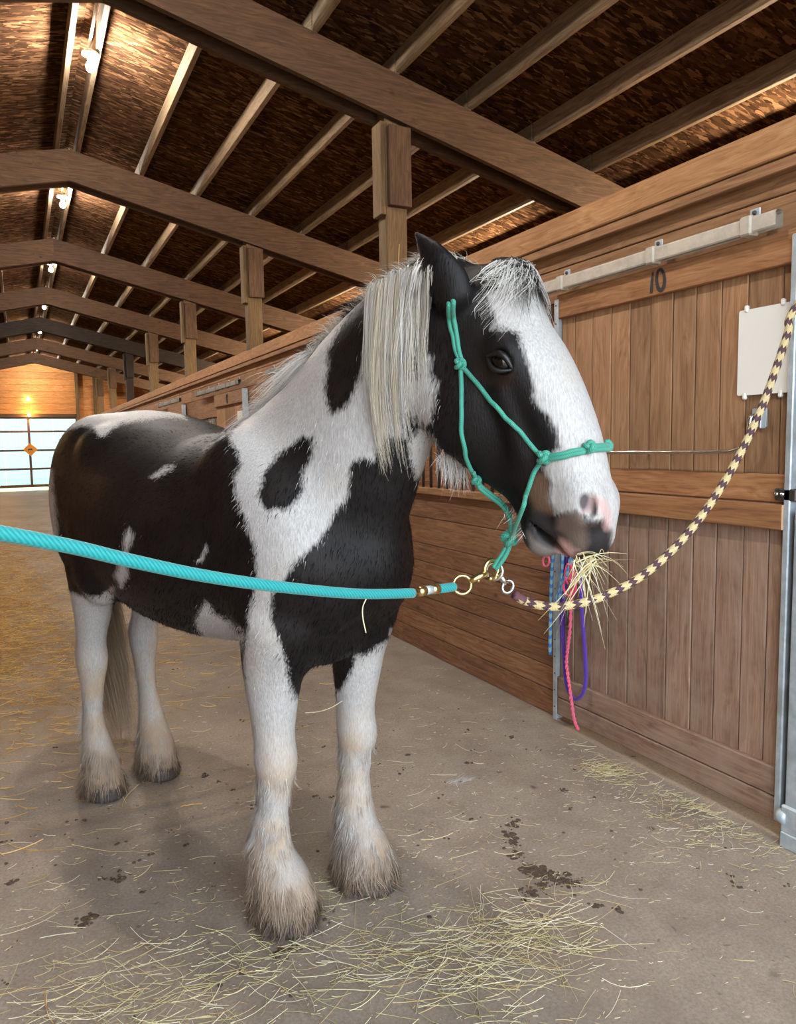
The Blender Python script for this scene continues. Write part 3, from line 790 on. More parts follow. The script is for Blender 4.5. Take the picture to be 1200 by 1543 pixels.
# coat patches: outline points lying on the coat, the direction each was traced along, and its reach
COAT = [
    ('neck', 1, 0.42, (-0.755, 0.653, -0.062), [(-0.136, -0.238, 1.517), (-0.261, -0.102, 1.594), (-0.215, -0.045, 1.707), (0.047, -0.074, 1.762), (0.083, -0.027, 1.855), (0.359, -0.138, 1.898), (0.406, -0.091, 1.914), (0.471, -0.109, 1.885), (0.468, -0.122, 1.813), (0.457, -0.121, 1.736), (0.450, -0.110, 1.662), (0.476, -0.106, 1.655), (0.487, -0.107, 1.683), (0.497, -0.110, 1.715), (0.514, -0.104, 1.700), (0.513, -0.101, 1.658), (0.534, -0.096, 1.637), (0.510, -0.094, 1.548), (0.483, -0.086, 1.542), (0.431, -0.080, 1.571), (0.417, -0.091, 1.594), (0.403, -0.081, 1.562), (0.398, -0.067, 1.516), (0.376, -0.081, 1.517), (0.354, -0.096, 1.520), (0.335, -0.099, 1.492), (0.313, -0.100, 1.449), (0.289, -0.113, 1.459), (0.264, -0.126, 1.451), (0.243, -0.127, 1.414), (0.241, -0.121, 1.363), (0.212, -0.135, 1.327), (0.190, -0.153, 1.274), (0.170, -0.196, 1.222), (0.148, -0.225, 1.197), (0.109, -0.246, 1.128), (0.066, -0.258, 1.090), (0.056, -0.257, 1.020), (0.072, -0.246, 0.983), (0.070, -0.224, 0.912), (0.054, -0.200, 0.859), (0.023, -0.164, 0.775), (0.016, -0.141, 0.755), (0.001, -0.102, 0.741), (0.013, -0.106, 0.626), (-0.083, -0.280, 0.654), (-0.072, -0.259, 0.879), (-0.016, -0.280, 1.013), (0.007, -0.273, 1.089), (0.026, -0.275, 1.127), (0.029, -0.278, 1.174), (0.027, -0.281, 1.220), (0.007, -0.283, 1.264), (-0.018, -0.283, 1.309), (-0.054, -0.280, 1.364), (-0.072, -0.271, 1.408), (-0.060, -0.252, 1.447), (-0.089, -0.244, 1.480)]),
    ('neckblack', -1, 0.30, (-0.730, 0.674, 0.114), [(0.284, -0.082, 1.876), (0.322, -0.115, 1.776), (0.304, -0.120, 1.707), (0.277, -0.125, 1.637), (0.244, -0.131, 1.592), (0.198, -0.140, 1.578), (0.172, -0.138, 1.622), (0.169, -0.125, 1.686), (0.147, -0.101, 1.754), (0.168, -0.085, 1.808), (0.202, -0.071, 1.854), (0.241, -0.062, 1.884)]),
    ('shoulderspot', -1, 0.30, (-0.787, 0.616, -0.042), [(0.140, -0.156, 1.516), (0.139, -0.156, 1.473), (0.116, -0.175, 1.419), (0.127, -0.186, 1.365), (0.115, -0.211, 1.337), (0.104, -0.230, 1.324), (0.057, -0.261, 1.320), (0.029, -0.260, 1.355), (0.020, -0.245, 1.398), (0.016, -0.213, 1.446), (0.036, -0.178, 1.484), (0.100, -0.158, 1.522)]),
    ('jawpatch', 1, 0.12, (-0.662, 0.750, -0.018), [(0.458, -0.070, 1.535), (0.407, -0.055, 1.511), (0.388, -0.040, 1.459), (0.368, 0.009, 1.405), (0.390, 0.031, 1.411), (0.506, -0.069, 1.431), (0.516, -0.055, 1.463), (0.503, -0.080, 1.509)]),
    ('rump', 1, 0.50, (-0.896, 0.442, 0.035), [(-1.267, -0.233, 1.570), (-1.186, -0.221, 1.581), (-1.134, -0.207, 1.584), (-1.008, -0.239, 1.571), (-0.951, -0.247, 1.538), (-0.929, -0.232, 1.540), (-0.936, -0.207, 1.565), (-0.940, -0.171, 1.587), (-0.883, -0.151, 1.592), (-0.831, -0.107, 1.603), (-0.786, -0.064, 1.607), (-0.725, -0.022, 1.598), (-0.741, -0.031, 1.644), (-0.813, -0.078, 1.699), (-0.948, -0.164, 1.704), (-1.186, -0.210, 1.665)]),
    ('buttock', 1, 0.30, (-0.929, 0.363, -0.067), [(-1.319, -0.321, 1.462), (-1.283, -0.292, 1.420), (-1.251, -0.303, 1.321), (-1.284, -0.285, 1.213), (-1.320, -0.267, 1.148), (-1.421, -0.254, 1.123), (-1.288, -0.343, 1.283)]),
    ('flank', 1, 0.30, (-0.875, 0.483, -0.032), [(-0.508, -0.289, 1.400), (-0.501, -0.276, 1.417), (-0.483, -0.257, 1.437), (-0.427, -0.253, 1.442), (-0.424, -0.265, 1.426), (-0.457, -0.277, 1.413), (-0.492, -0.286, 1.402)]),
    ('stripe', 1, 0.30, (-0.890, 0.435, -0.137), [(-0.544, -0.355, 1.243), (-0.515, -0.355, 1.224), (-0.537, -0.360, 1.180), (-0.562, -0.359, 1.135), (-0.596, -0.345, 1.071), (-0.678, -0.327, 1.027), (-0.681, -0.345, 1.070), (-0.602, -0.359, 1.131), (-0.568, -0.362, 1.178), (-0.563, -0.360, 1.221)]),
    ('mark', 1, 0.30, (-0.844, 0.517, -0.143), [(-0.222, -0.307, 1.160), (-0.202, -0.305, 1.177), (-0.178, -0.303, 1.207), (-0.190, -0.301, 1.180), (-0.210, -0.303, 1.159)]),
    ('belly', 1, 0.30, (-0.819, 0.522, -0.237), [(-0.248, -0.274, 1.027), (-0.348, -0.248, 0.952), (-0.469, -0.154, 0.858), (-0.444, -0.136, 0.813), (-0.134, -0.281, 0.882), (-0.106, -0.254, 0.891), (-0.041, -0.278, 0.957), (-0.064, -0.279, 0.976), (-0.170, -0.239, 0.976), (-0.227, -0.250, 0.991), (-0.234, -0.267, 1.020)]),
    ('leftfore', 1, 0.25, (-0.688, 0.661, -0.299), [(-0.100, 0.097, 0.681), (-0.049, 0.086, 0.701), (-0.015, 0.085, 0.742), (0.013, 0.086, 0.791), (0.067, 0.046, 0.851), (0.062, 0.105, 0.841), (0.084, 0.127, 0.866), (0.074, 0.197, 0.866), (0.107, 0.171, 0.916), (0.131, 0.194, 0.922), (0.121, 0.232, 0.794), (0.080, 0.190, 0.553), (-0.109, 0.070, 0.540)]),
    ('righthind', 1, 0.22, (-0.900, 0.388, -0.200), [(-1.290, -0.273, 0.932), (-1.237, -0.269, 0.930), (-1.119, -0.283, 0.942), (-1.038, -0.265, 0.937), (-0.995, -0.248, 0.952), (-0.747, -0.322, 1.022), (-0.926, -0.216, 0.691), (-1.241, -0.309, 0.651)]),
    ('blaze', 1, 0.30, (-0.523, 0.852, 0.024), [(0.661, -0.066, 1.835), (0.676, -0.056, 1.844), (0.700, -0.023, 1.854), (0.708, 0.041, 1.869), (0.743, 0.072, 1.853), (0.841, 0.024, 1.745), (0.903, 0.062, 1.575), (0.947, 0.089, 1.443), (0.959, 0.115, 1.322), (0.926, 0.105, 1.238), (0.912, 0.091, 1.230), (0.899, 0.082, 1.253), (0.908, 0.062, 1.289), (0.906, 0.034, 1.317), (0.883, -0.001, 1.318), (0.877, -0.004, 1.328), (0.872, -0.011, 1.338), (0.849, -0.019, 1.338), (0.811, -0.015, 1.332), (0.795, -0.015, 1.366), (0.801, -0.018, 1.407), (0.785, -0.022, 1.439), (0.793, -0.028, 1.460), (0.826, -0.027, 1.485), (0.817, -0.027, 1.525), (0.797, -0.041, 1.560), (0.777, -0.048, 1.586), (0.776, -0.054, 1.627), (0.767, -0.058, 1.666), (0.753, -0.066, 1.708), (0.737, -0.059, 1.739), (0.720, -0.070, 1.747), (0.686, -0.079, 1.753), (0.688, -0.069, 1.775), (0.672, -0.074, 1.801)]),
]
SKIN = [
    ('lip', 1, 0.16, (-0.488, 0.864, -0.121), [(0.815, -0.014, 1.325), (0.849, -0.019, 1.338), (0.872, -0.011, 1.338), (0.881, -0.001, 1.320), (0.904, 0.031, 1.314), (0.905, 0.054, 1.290), (0.897, 0.063, 1.251), (0.870, 0.076, 1.220), (0.856, 0.027, 1.233), (0.828, 0.005, 1.267), (0.806, -0.004, 1.298)]),
    ('lipblack', 1, 0.16, (-0.474, 0.871, -0.126), [(0.878, -0.001, 1.331), (0.894, 0.003, 1.316), (0.905, 0.027, 1.321), (0.907, 0.060, 1.294), (0.896, 0.080, 1.249), (0.873, 0.083, 1.215), (0.857, 0.031, 1.229), (0.878, 0.018, 1.274), (0.880, 0.002, 1.305)]),
    ('chin', 1, 0.16, (-0.530, 0.839, -0.120), [(0.746, -0.016, 1.337), (0.778, -0.015, 1.335), (0.803, -0.006, 1.301), (0.820, 0.007, 1.266), (0.806, 0.020, 1.248), (0.769, 0.021, 1.254), (0.746, 0.001, 1.276), (0.728, 0.000, 1.295)]),
    ('chinpale', 1, 0.16, (-0.530, 0.836, -0.142), [(0.728, -0.000, 1.287), (0.744, 0.004, 1.269), (0.769, 0.021, 1.251), (0.812, 0.015, 1.249), (0.816, 0.015, 1.218), (0.736, -0.011, 1.218)]),
    ('pink', 1, 0.16, (-0.506, 0.851, -0.143), [(0.814, 0.006, 1.274), (0.831, 0.006, 1.270), (0.851, 0.013, 1.249), (0.837, 0.026, 1.228), (0.778, 0.055, 1.219), (0.781, 0.043, 1.246)]),
    ('pinknose', 1, 0.12, (-0.473, 0.876, -0.092), [(0.880, 0.007, 1.368), (0.898, 0.009, 1.378), (0.911, 0.027, 1.368), (0.912, 0.049, 1.343), (0.910, 0.058, 1.309), (0.902, 0.044, 1.298), (0.909, 0.019, 1.335), (0.895, 0.009, 1.357), (0.884, 0.006, 1.335), (0.876, -0.003, 1.342)]),
    ('mouthbrown', 1, 0.20, (-0.535, 0.841, -0.073), [(0.761, -0.023, 1.422), (0.787, -0.020, 1.427), (0.800, -0.018, 1.400), (0.795, -0.015, 1.366), (0.811, -0.015, 1.332), (0.781, -0.014, 1.331), (0.758, -0.017, 1.337), (0.745, -0.025, 1.376)]),
    ('eyebrown', 1, 0.20, (-0.587, 0.805, 0.087), [(0.648, -0.081, 1.682), (0.690, -0.079, 1.668), (0.745, -0.073, 1.653), (0.726, -0.066, 1.618), (0.675, -0.072, 1.628), (0.636, -0.076, 1.653)]),
]
# rope halter paths on the head
HALTER = {
    'crown': [(0.599, -0.128, 1.802), (0.585, -0.106, 1.788), (0.583, -0.099, 1.763), (0.587, -0.096, 1.745), (0.591, -0.095, 1.727), (0.593, -0.090, 1.709), (0.598, -0.088, 1.694), (0.603, -0.086, 1.680)],
    'crown2': [(0.609, -0.127, 1.805), (0.595, -0.106, 1.790), (0.596, -0.097, 1.762), (0.597, -0.093, 1.744), (0.600, -0.092, 1.726), (0.602, -0.089, 1.708), (0.605, -0.083, 1.683)],
    'cheek': [(0.604, -0.082, 1.675), (0.616, -0.080, 1.661), (0.629, -0.079, 1.647), (0.640, -0.076, 1.633), (0.652, -0.073, 1.620), (0.664, -0.070, 1.606), (0.679, -0.071, 1.592), (0.693, -0.071, 1.579), (0.702, -0.066, 1.567), (0.709, -0.058, 1.554), (0.721, -0.056, 1.542), (0.730, -0.051, 1.530), (0.737, -0.043, 1.518), (0.747, -0.036, 1.504), (0.760, -0.034, 1.490), (0.772, -0.029, 1.476), (0.785, -0.027, 1.463)],
    'throat': [(0.601, -0.083, 1.675), (0.603, -0.086, 1.657), (0.602, -0.085, 1.638), (0.606, -0.090, 1.619), (0.603, -0.087, 1.601), (0.603, -0.087, 1.586), (0.603, -0.087, 1.570), (0.603, -0.087, 1.555), (0.600, -0.084, 1.539), (0.597, -0.080, 1.524), (0.597, -0.075, 1.505), (0.595, -0.067, 1.487), (0.590, -0.057, 1.468), (0.586, -0.038, 1.448), (0.584, -0.020, 1.427)],
    'nose': [(0.794, -0.027, 1.463), (0.816, -0.026, 1.467), (0.836, -0.021, 1.470), (0.849, -0.011, 1.474), (0.861, 0.001, 1.477), (0.869, 0.018, 1.481)],
    'nose2': [(0.792, -0.025, 1.455), (0.815, -0.025, 1.459), (0.835, -0.019, 1.463), (0.848, -0.010, 1.466), (0.861, 0.000, 1.470), (0.869, 0.018, 1.474)],
    'noseover': [(0.873, 0.024, 1.482), (0.881, 0.060, 1.485), (0.873, 0.114, 1.482)],
    'noseover2': [(0.873, 0.024, 1.474), (0.882, 0.057, 1.476), (0.874, 0.114, 1.473)],
    'chin': [(0.784, -0.025, 1.454), (0.771, -0.022, 1.440), (0.762, -0.024, 1.426), (0.756, -0.025, 1.409), (0.750, -0.026, 1.391), (0.742, -0.024, 1.372), (0.731, -0.021, 1.352)],
}
MANE = [
    [(0.298, -0.088, 1.870), (0.308, -0.112, 1.785), (0.312, -0.119, 1.683), (0.326, -0.114, 1.572), (0.334, -0.092, 1.461), (0.334, -0.068, 1.404)],
    [(0.343, -0.095, 1.872), (0.350, -0.119, 1.763), (0.346, -0.118, 1.647), (0.347, -0.103, 1.546), (0.349, -0.073, 1.443)],
    [(0.399, -0.108, 1.875), (0.398, -0.125, 1.757), (0.382, -0.111, 1.645), (0.377, -0.085, 1.528), (0.362, -0.046, 1.421)],
    [(0.437, -0.111, 1.879), (0.440, -0.126, 1.769), (0.420, -0.112, 1.659), (0.400, -0.078, 1.545), (0.387, -0.036, 1.452)],
    [(0.472, -0.111, 1.880), (0.470, -0.122, 1.782), (0.454, -0.116, 1.688), (0.432, -0.097, 1.610), (0.414, -0.069, 1.544)],
    [(0.530, -0.142, 1.873), (0.490, -0.117, 1.811), (0.477, -0.119, 1.734), (0.461, -0.112, 1.672)],
]
WITHER_MANE = [
    [(-0.064, -0.081, 1.683), (-0.134, -0.070, 1.660), (-0.133, -0.114, 1.619), (-0.108, -0.183, 1.549), (-0.089, -0.235, 1.492), (-0.100, -0.263, 1.445)],
    [(-0.118, -0.074, 1.671), (-0.157, -0.090, 1.645), (-0.179, -0.121, 1.597), (-0.118, -0.204, 1.539), (-0.113, -0.241, 1.498)],
    [(-0.156, -0.081, 1.657), (-0.178, -0.100, 1.629), (-0.155, -0.158, 1.572), (-0.119, -0.217, 1.530)],
]
BEARD = [(0.494, -0.044, 1.460), (0.501, -0.038, 1.451), (0.512, -0.030, 1.443), (0.522, -0.021, 1.436), (0.532, -0.012, 1.429), (0.545, -0.013, 1.423)]
# ------------------------------------------------------------------ the horse: one continuous surface grown from blended volumes
HO = np.array([.816, 2.10, 0.0])                      # horse origin: between the fore feet
HA = np.array([.335, -.942, 0.0]); HA /= np.linalg.norm(HA)   # forward
HL = np.array([-HA[1], HA[0], 0.0])                   # to the horse's left
def h2w(P):
    P = np.asarray(P, float); return HO + P[..., 0:1] * HA + P[..., 1:2] * HL + P[..., 2:3] * np.array([0, 0, 1.0])
def w2h(P):
    P = np.asarray(P, float) - HO; return np.stack([P @ HA, P @ HL, P[..., 2]], -1)

# head frame (horse axes): poll, direction to the muzzle, horse-left of the face, face normal
HP = np.array(HEAD_POLL); HU = np.array(HEAD_MUZZLE) - HP; HLEN = np.linalg.norm(HU); HU /= HLEN
_hd = HU * np.array([1, 1, 0]); _hd /= np.linalg.norm(_hd)
HR = np.array([-_hd[1], _hd[0], 0.0])                 # left of the face
HR = HR + np.array([0, 0, HEAD_TILT]); HR -= HU * (HR @ HU); HR /= np.linalg.norm(HR)
HN = np.cross(HR, HU); 
if HN @ _hd < 0: HN = -HN
HNS, HRS = 1.2, 1.10
def hd(u, n, r): return HP + HU * u + HN * n * HNS + HR * r * HRS

class Field:
    def __init__(self, lo, hi, h):
        self.lo = np.array(lo, np.float32); self.h = h
        self.n = np.ceil((np.array(hi) - self.lo) / h).astype(int) + 1
        self.d = np.full(self.n, 1.0, np.float32)
    def sub(self, lo, hi):
        a = np.clip(np.floor((np.array(lo) - self.lo) / self.h).astype(int), 0, self.n - 1)
        b = np.clip(np.ceil((np.array(hi) - self.lo) / self.h).astype(int) + 1, 1, self.n)
        ax = [self.lo[i] + self.h * np.arange(a[i], b[i], dtype=np.float32) for i in range(3)]
        return tuple(slice(a[i], b[i]) for i in range(3)), ax
    def blend(self, sl, f, k):
        c = self.d[sl]
        hh = np.clip(.5 + .5 * (c - f) / k, 0, 1)
        self.d[sl] = c + (f - c) * hh - k * hh * (1 - hh)
    def cut(self, sl, f, k):
        c = self.d[sl]; g = -f
        hh = np.clip(.5 - .5 * (c - g) / k, 0, 1)
        self.d[sl] = c + (g - c) * hh + k * hh * (1 - hh)
    def ell(self, c, axes, rad, k=.03, cut=False):
        """ellipsoid; axes = three unit vectors, rad = three radii"""
        c = np.asarray(c, np.float32); axes = np.asarray(axes, np.float32); rad = np.asarray(rad, np.float32)
        ext = np.sqrt(((axes * rad[:, None]) ** 2).sum(0)) + k + .03
        sl, ax = self.sub(c - ext, c + ext)
        X = ax[0][:, None, None] - c[0]; Y = ax[1][None, :, None] - c[1]; Z = ax[2][None, None, :] - c[2]
        f = 0; g = 0
        for a, r in zip(axes, rad):
            q = X * a[0] + Y * a[1] + Z * a[2]
            f = f + (q / r) ** 2; g = g + (q / (r * r)) ** 2
        f = np.sqrt(f); dd = f * (f - 1) / np.sqrt(g + 1e-6)
        (self.cut if cut else self.blend)(sl, dd, k)
    def chain(self, pts, w, k=.03, sub=3):
        """pts: (centre, half width along w, half height across w)"""
        w = np.asarray(w, np.float32)
        if sub > 1 and len(pts) > 2:
            A = np.array([list(c) + [a, b] for c, a, b in pts], float); out = []
            for i in range(len(A) - 1):
                p1, p2 = A[i], A[i + 1]; p0 = A[i - 1] if i else 2 * p1 - p2; p3 = A[i + 2] if i + 2 < len(A) else 2 * p2 - p1
                for t in np.arange(sub) / sub:
                    q = .5 * (2 * p1 + (p2 - p0) * t + (2 * p0 - 5 * p1 + 4 * p2 - p3) * t * t + (3 * p1 - p0 - 3 * p2 + p3) * t ** 3)
                    out.append((q[:3], q[3], q[4]))
            out.append((A[-1][:3], A[-1][3], A[-1][4])); pts = out
        lst = []
        Cn = np.array([p[0] for p in pts], np.float32); m = len(pts)
        tg = np.diff(Cn, axis=0); tg /= np.linalg.norm(tg, axis=1, keepdims=True)
        jn = np.array([tg[0]] + [tg[i] + tg[i + 1] for i in range(m - 2)] + [tg[-1]]); jn /= np.linalg.norm(jn, axis=1, keepdims=True)
        jw = w[None] - jn * (jn @ w)[:, None]; jw /= np.linalg.norm(jw, axis=1, keepdims=True); jh = np.cross(jn, jw)
        for si in range(m - 1):
            c0, c1 = Cn[si], Cn[si + 1]; w0, h0 = pts[si][1:]; w1, h1 = pts[si + 1][1:]
            rm = max(w0, h0, w1, h1) + k + .03
            sl, ax = self.sub(np.minimum(c0, c1) - rm, np.maximum(c0, c1) + rm)
            X = ax[0][:, None, None] - c0[0]; Y = ax[1][None, :, None] - c0[1]; Z = ax[2][None, None, :] - c0[2]
            e = c1 - c0; n0, n1 = jn[si], jn[si + 1]
            d0 = X * n0[0] + Y * n0[1] + Z * n0[2]; d1 = X * n1[0] + Y * n1[1] + Z * n1[2] - e @ n1
            inside = np.ones(d0.shape, bool)
            if si > 0: inside &= d0 >= 0
            if si < m - 2: inside &= d1 <= 0
            t = np.clip(d0 / np.maximum(d0 - d1, 1e-5), 0, 1)
            ao = 0
            if si == 0: ao = ao + np.minimum(d0, 0); t = np.where(d0 < 0, 0, t)
            if si == m - 2: ao = ao + np.maximum(d1, 0); t = np.where(d1 > 0, 1, t)
            px, py, pz = X - e[0] * t, Y - e[1] * t, Z - e[2] * t
            W0, W1, H0, H1 = jw[si], jw[si + 1], jh[si], jh[si + 1]
            x = px * (W0[0] + (W1[0] - W0[0]) * t) + py * (W0[1] + (W1[1] - W0[1]) * t) + pz * (W0[2] + (W1[2] - W0[2]) * t)
            y = px * (H0[0] + (H1[0] - H0[0]) * t) + py * (H0[1] + (H1[1] - H0[1]) * t) + pz * (H0[2] + (H1[2] - H0[2]) * t)
            rw = w0 + (w1 - w0) * t; rh = h0 + (h1 - h0) * t; ra = np.minimum(rw, rh)
            f = np.sqrt((x / rw) ** 2 + (y / rh) ** 2 + (ao / ra) ** 2)
            g = np.sqrt((x / rw ** 2) ** 2 + (y / rh ** 2) ** 2 + (ao / ra ** 2) ** 2 + 1e-6)
            lst.append((sl, np.where(inside, f * (f - 1) / g, 1.0)))
        lo = [min(q[0][i].start for q in lst) for i in range(3)]; hi = [max(q[0][i].stop for q in lst) for i in range(3)]
        tmp = np.full([b - a for a, b in zip(lo, hi)], 1.0, np.float32)
        for q, dd in lst:
            v = tmp[tuple(slice(q[i].start - lo[i], q[i].stop - lo[i]) for i in range(3))]
            np.minimum(v, dd, out=v)
        self.blend(tuple(slice(a, b) for a, b in zip(lo, hi)), tmp, k)

def surface_nets(D, lo, h):
    """dual surface of the zero level: verts, quads"""
    s = D < 0
    n = D.shape
    cell = np.zeros((n[0] - 1, n[1] - 1, n[2] - 1), np.int8)
    for i in (0, 1):
        for j in (0, 1):
            for k in (0, 1):
                cell += s[i:n[0] - 1 + i, j:n[1] - 1 + j, k:n[2] - 1 + k]
    act = (cell > 0) & (cell < 8)
    idx = np.full(cell.shape, -1, np.int32); I = np.argwhere(act); idx[act] = np.arange(len(I))
    acc = np.zeros((len(I), 3)); cnt = np.zeros(len(I))
    cor = [(i, j, k) for i in (0, 1) for j in (0, 1) for k in (0, 1)]
    for a in cor:
        for b in cor:
            if a < b and sum(abs(p - q) for p, q in zip(a, b)) == 1:
                da = D[I[:, 0] + a[0], I[:, 1] + a[1], I[:, 2] + a[2]].astype(float); db = D[I[:, 0] + b[0], I[:, 1] + b[1], I[:, 2] + b[2]].astype(float)
                m = (da < 0) != (db < 0)
                t = np.where(m, da / np.where(m, da - db, 1), 0)
                p = np.array(a)[None] + t[:, None] * (np.array(b) - np.array(a))[None]
                acc[m] += p[m]; cnt[m] += 1
    V = lo + (I + acc / cnt[:, None]) * h
    Q = []
    for ax in range(3):
        o = [q for q in range(3) if q != ax]
        sl0 = [slice(1, -1)] * 3; sl1 = [slice(1, -1)] * 3
        sl0[ax] = slice(0, -1); sl1[ax] = slice(1, None)
        A = s[tuple(sl0)]; B = s[tuple(sl1)]
        E = np.argwhere(A != B); sg = A[A != B]
        base = E.copy(); base[:, o[0]] += 1; base[:, o[1]] += 1     # grid index of the edge start
        def cid(d0, d1):
            q = base.copy(); q[:, o[0]] -= d0; q[:, o[1]] -= d1
            return idx[q[:, 0], q[:, 1], q[:, 2]]
        quad = np.stack([cid(0, 0), cid(1, 0), cid(1, 1), cid(0, 1)], 1)
        flip = sg if ax != 1 else ~sg
        quad[~flip] = quad[~flip][:, ::-1]
        Q.append(quad)
    return V, np.concatenate(Q)

def horse_field(h):
    F = Field((-1.85, -.62, -.02), (1.12, .56, 2.16), h)
    LW = (0, 1, 0)
    I3 = np.eye(3)
    # trunk: s, top, bottom, half width
    T = [(.16, 1.30, 1.02, .14), (.07, 1.46, .94, .215), (-.06, 1.56, .885, .27), (-.20, 1.575, .86, .305), (-.38, 1.555, .84, .34), (-.56, 1.545, .825, .36),
         (-.76, 1.59, .83, .36), (-.96, 1.635, .87, .335), (-1.14, 1.655, .95, .31), (-1.28, 1.645, 1.03, .265), (-1.40, 1.60, 1.10, .22), (-1.46, 1.54, 1.2, .17)]
    F.chain([((s, 0, (a + b) / 2), w, (a - b) / 2) for s, a, b, w in T], LW, .05)
    # withers
    F.chain([((-.25, 0, 1.48), .09, .09), ((-.14, 0, 1.53), .10, .09), ((.0, 0, 1.57), .10, .10)], LW, .10)
    # haunches
    for sg in (-1, 1):
        F.ell((-1.25, .135 * sg, 1.37), I3, (.225, .145, .245), .08)
        F.ell((-1.36, .125 * sg, 1.18), I3, (.16, .13, .25), .08)
        F.ell((-1.08, .205 * sg, 1.08), I3, (.125, .105, .19), .05)
        F.ell((-1.02, .21 * sg, 1.50), I3, (.07, .06, .06), .08)                    # point of hip
    # shoulders and breast
    for sg in (-1, 1):
        F.chain([((-.20, .195 * sg, 1.44), .07, .12), ((.0, .195 * sg, 1.22), .08, .15), ((-.03, .18 * sg, 1.03), .09, .13)], LW, .09)
        F.ell((.12, .09 * sg, 1.12), I3, (.10, .10, .16), .08)
        F.ell((-.01, .15 * sg, .96), I3, (.11, .10, .13), .06)
    F.ell((-.04, 0, .93), I3, (.15, .13, .11), .08)
    # neck
    F.chain([((-.12, 0, 1.32), .19, .28), ((.04, 0, 1.42), .175, .30), ((.16, -.005, 1.55), .145, .262), ((.28, -.01, 1.665), .115, .22), ((.40, -.02, 1.755), .098, .185), ((.50, -.02, 1.81), .092, .15)], LW, .07)
    # crest
    F.chain([((-.1, 0, 1.56), .06, .08), ((.02, 0, 1.66), .05, .08), ((.13, -.005, 1.755), .05, .07), ((.26, -.01, 1.82), .05, .06), ((.42, -.02, 1.865), .05, .055), ((.53, -.02, 1.89), .06, .05)], LW, .06)
    for leg in (RF_LEG, LF_LEG, RH_LEG, LH_LEG):
        F.chain([((s, l, z), w, d_) for s, l, z, w, d_ in leg], LW, .035)
    for leg in (RH_LEG, LH_LEG):                       # point of hock
        s, l, z, w, d_ = leg[HOCK]
        F.ell((s - .055, l, z + .035), I3, (.035, .033, .06), .03)
    # feathered fetlocks: a bell of thick hair over each hoof
    for leg, (hs_, hl_) in zip((RF_LEG, LF_LEG, RH_LEG, LH_LEG), HOOVES):
        k_ = 1.0 if leg in (RF_LEG, LF_LEG) else .88
        st = [q for q in leg if q[2] < .36]
        s0, l0 = st[0][0], st[0][1]
        F.chain([((s0 - .012, l0, .34), .046 * k_ * (1 if k_ > .9 else .85), .060 * k_ * (1 if k_ > .9 else .85)), ((st[1][0] - .012, st[1][1], .23), .062 * k_, .076 * k_), ((st[2][0] - .008, st[2][1], .145), .083 * k_, .096 * k_), ((hs_ - .008, hl_, .075), .094 * k_, .108 * k_), ((hs_ - .012, hl_, .05), .088 * k_, .10 * k_)], LW, .03)
    # hooves: flared, cut flat by the ground
    for s, l in HOOVES:
        F.chain([((s - .005, l, .085), .066, .07), ((s + .018, l, .0), .084, .098)], LW, .02)
    # ---- head
    AX = np.stack([HU, HN, HR])
    F.chain([(hd(.06, -.075, 0), .095, .10), (hd(.16, -.075, 0), .110, .10), (hd(.235, -.060, 0), .124, .096), (hd(.33, -.050, 0), .108, .088), (hd(.44, -.050, 0), .092, .080), (hd(.55, -.064, 0), .078, .074), (hd(.60, -.078, 0), .070, .068)], HR, .03)
    F.ell(hd(.10, -.10, 0), AX, (.13, .115, .112), .05)
    for sg in (-1, 1):
        F.ell(hd(.245, -.195, .050 * sg), AX, (.140, .125, .060), .045)          # cheek
        F.ell(hd(.210, -.056, .098 * sg), AX, (.050, .034, .028), .03)           # brow
        F.chain([(hd(.29, -.10, .088 * sg), .018, .02), (hd(.43, -.115, .064 * sg), .012, .018)], HR, .03)   # facial crest
        F.ell(hd(.43, -.125, .036 * sg), AX, (.14, .055, .034), .04)             # cheek hollow
        F.ell(hd(.53, -.125, .040 * sg), AX, (.07, .045, .028), .03)             # corner of the mouth
    F.chain([(hd(.27, -.230, 0), .070, .092), (hd(.38, -.196, 0), .060, .078), (hd(.48, -.162, 0), .050, .060), (hd(.56, -.160, 0), .046, .048), (hd(.60, -.155, 0), .046, .040)], HR, .035)
    F.ell(hd(.612, -.168, 0), AX, (.055, .050, .048), .02)                        # chin
    # muzzle
    F.ell(hd(.600, -.075, 0), AX, (.072, .080, .072), .03)
    F.ell(hd(.663, -.092, 0), AX, (.050, .066, .060), .025)                       # upper lip
    for sg in (-1, 1):
        F.ell(hd(.580, -.052, .052 * sg), AX, (.058, .048, .034), .025)          # nostril flare
    # neck joins the head under the ears
    F.chain([(np.array((.44, -.02, 1.77)), .095, .17), (hd(.10, -.13, 0), .092, .11)], HR, .05)
    # ears
    for sg, tip, mid, base in EARS:
        b, m_, t_ = (np.array(q) for q in (base, mid, tip))
        e = (t_ - b) / np.linalg.norm(t_ - b)
        wd = HU * .6 + HN * .8; wd -= e * (wd @ e); wd /= np.linalg.norm(wd)
        F.chain([(b, .050, .040), ((b + m_) / 2, .054, .030), (m_, .040, .020), (m_ * .45 + t_ * .55, .024, .013), (t_, .006, .006)], wd, .02)
    # hollows: ear cup, nostril, mouth line, eye sockets
    for sg in (-1, 1):
        F.ell(hd(.598, -.036, .076 * sg), (HU * .86 - HN * .51, HU * .51 + HN * .86, HR), (.035, .0140, .022), .010, True)
        F.ell(hd(.228, -.066, .124 * sg), AX, (.030, .021, .030), .008, True)
    F.ell(hd(.645, -.143, 0), (HU * .93 + HN * .37, HN * .93 - HU * .37, HR), (.085, .0085, .10), .008, True)
    return F

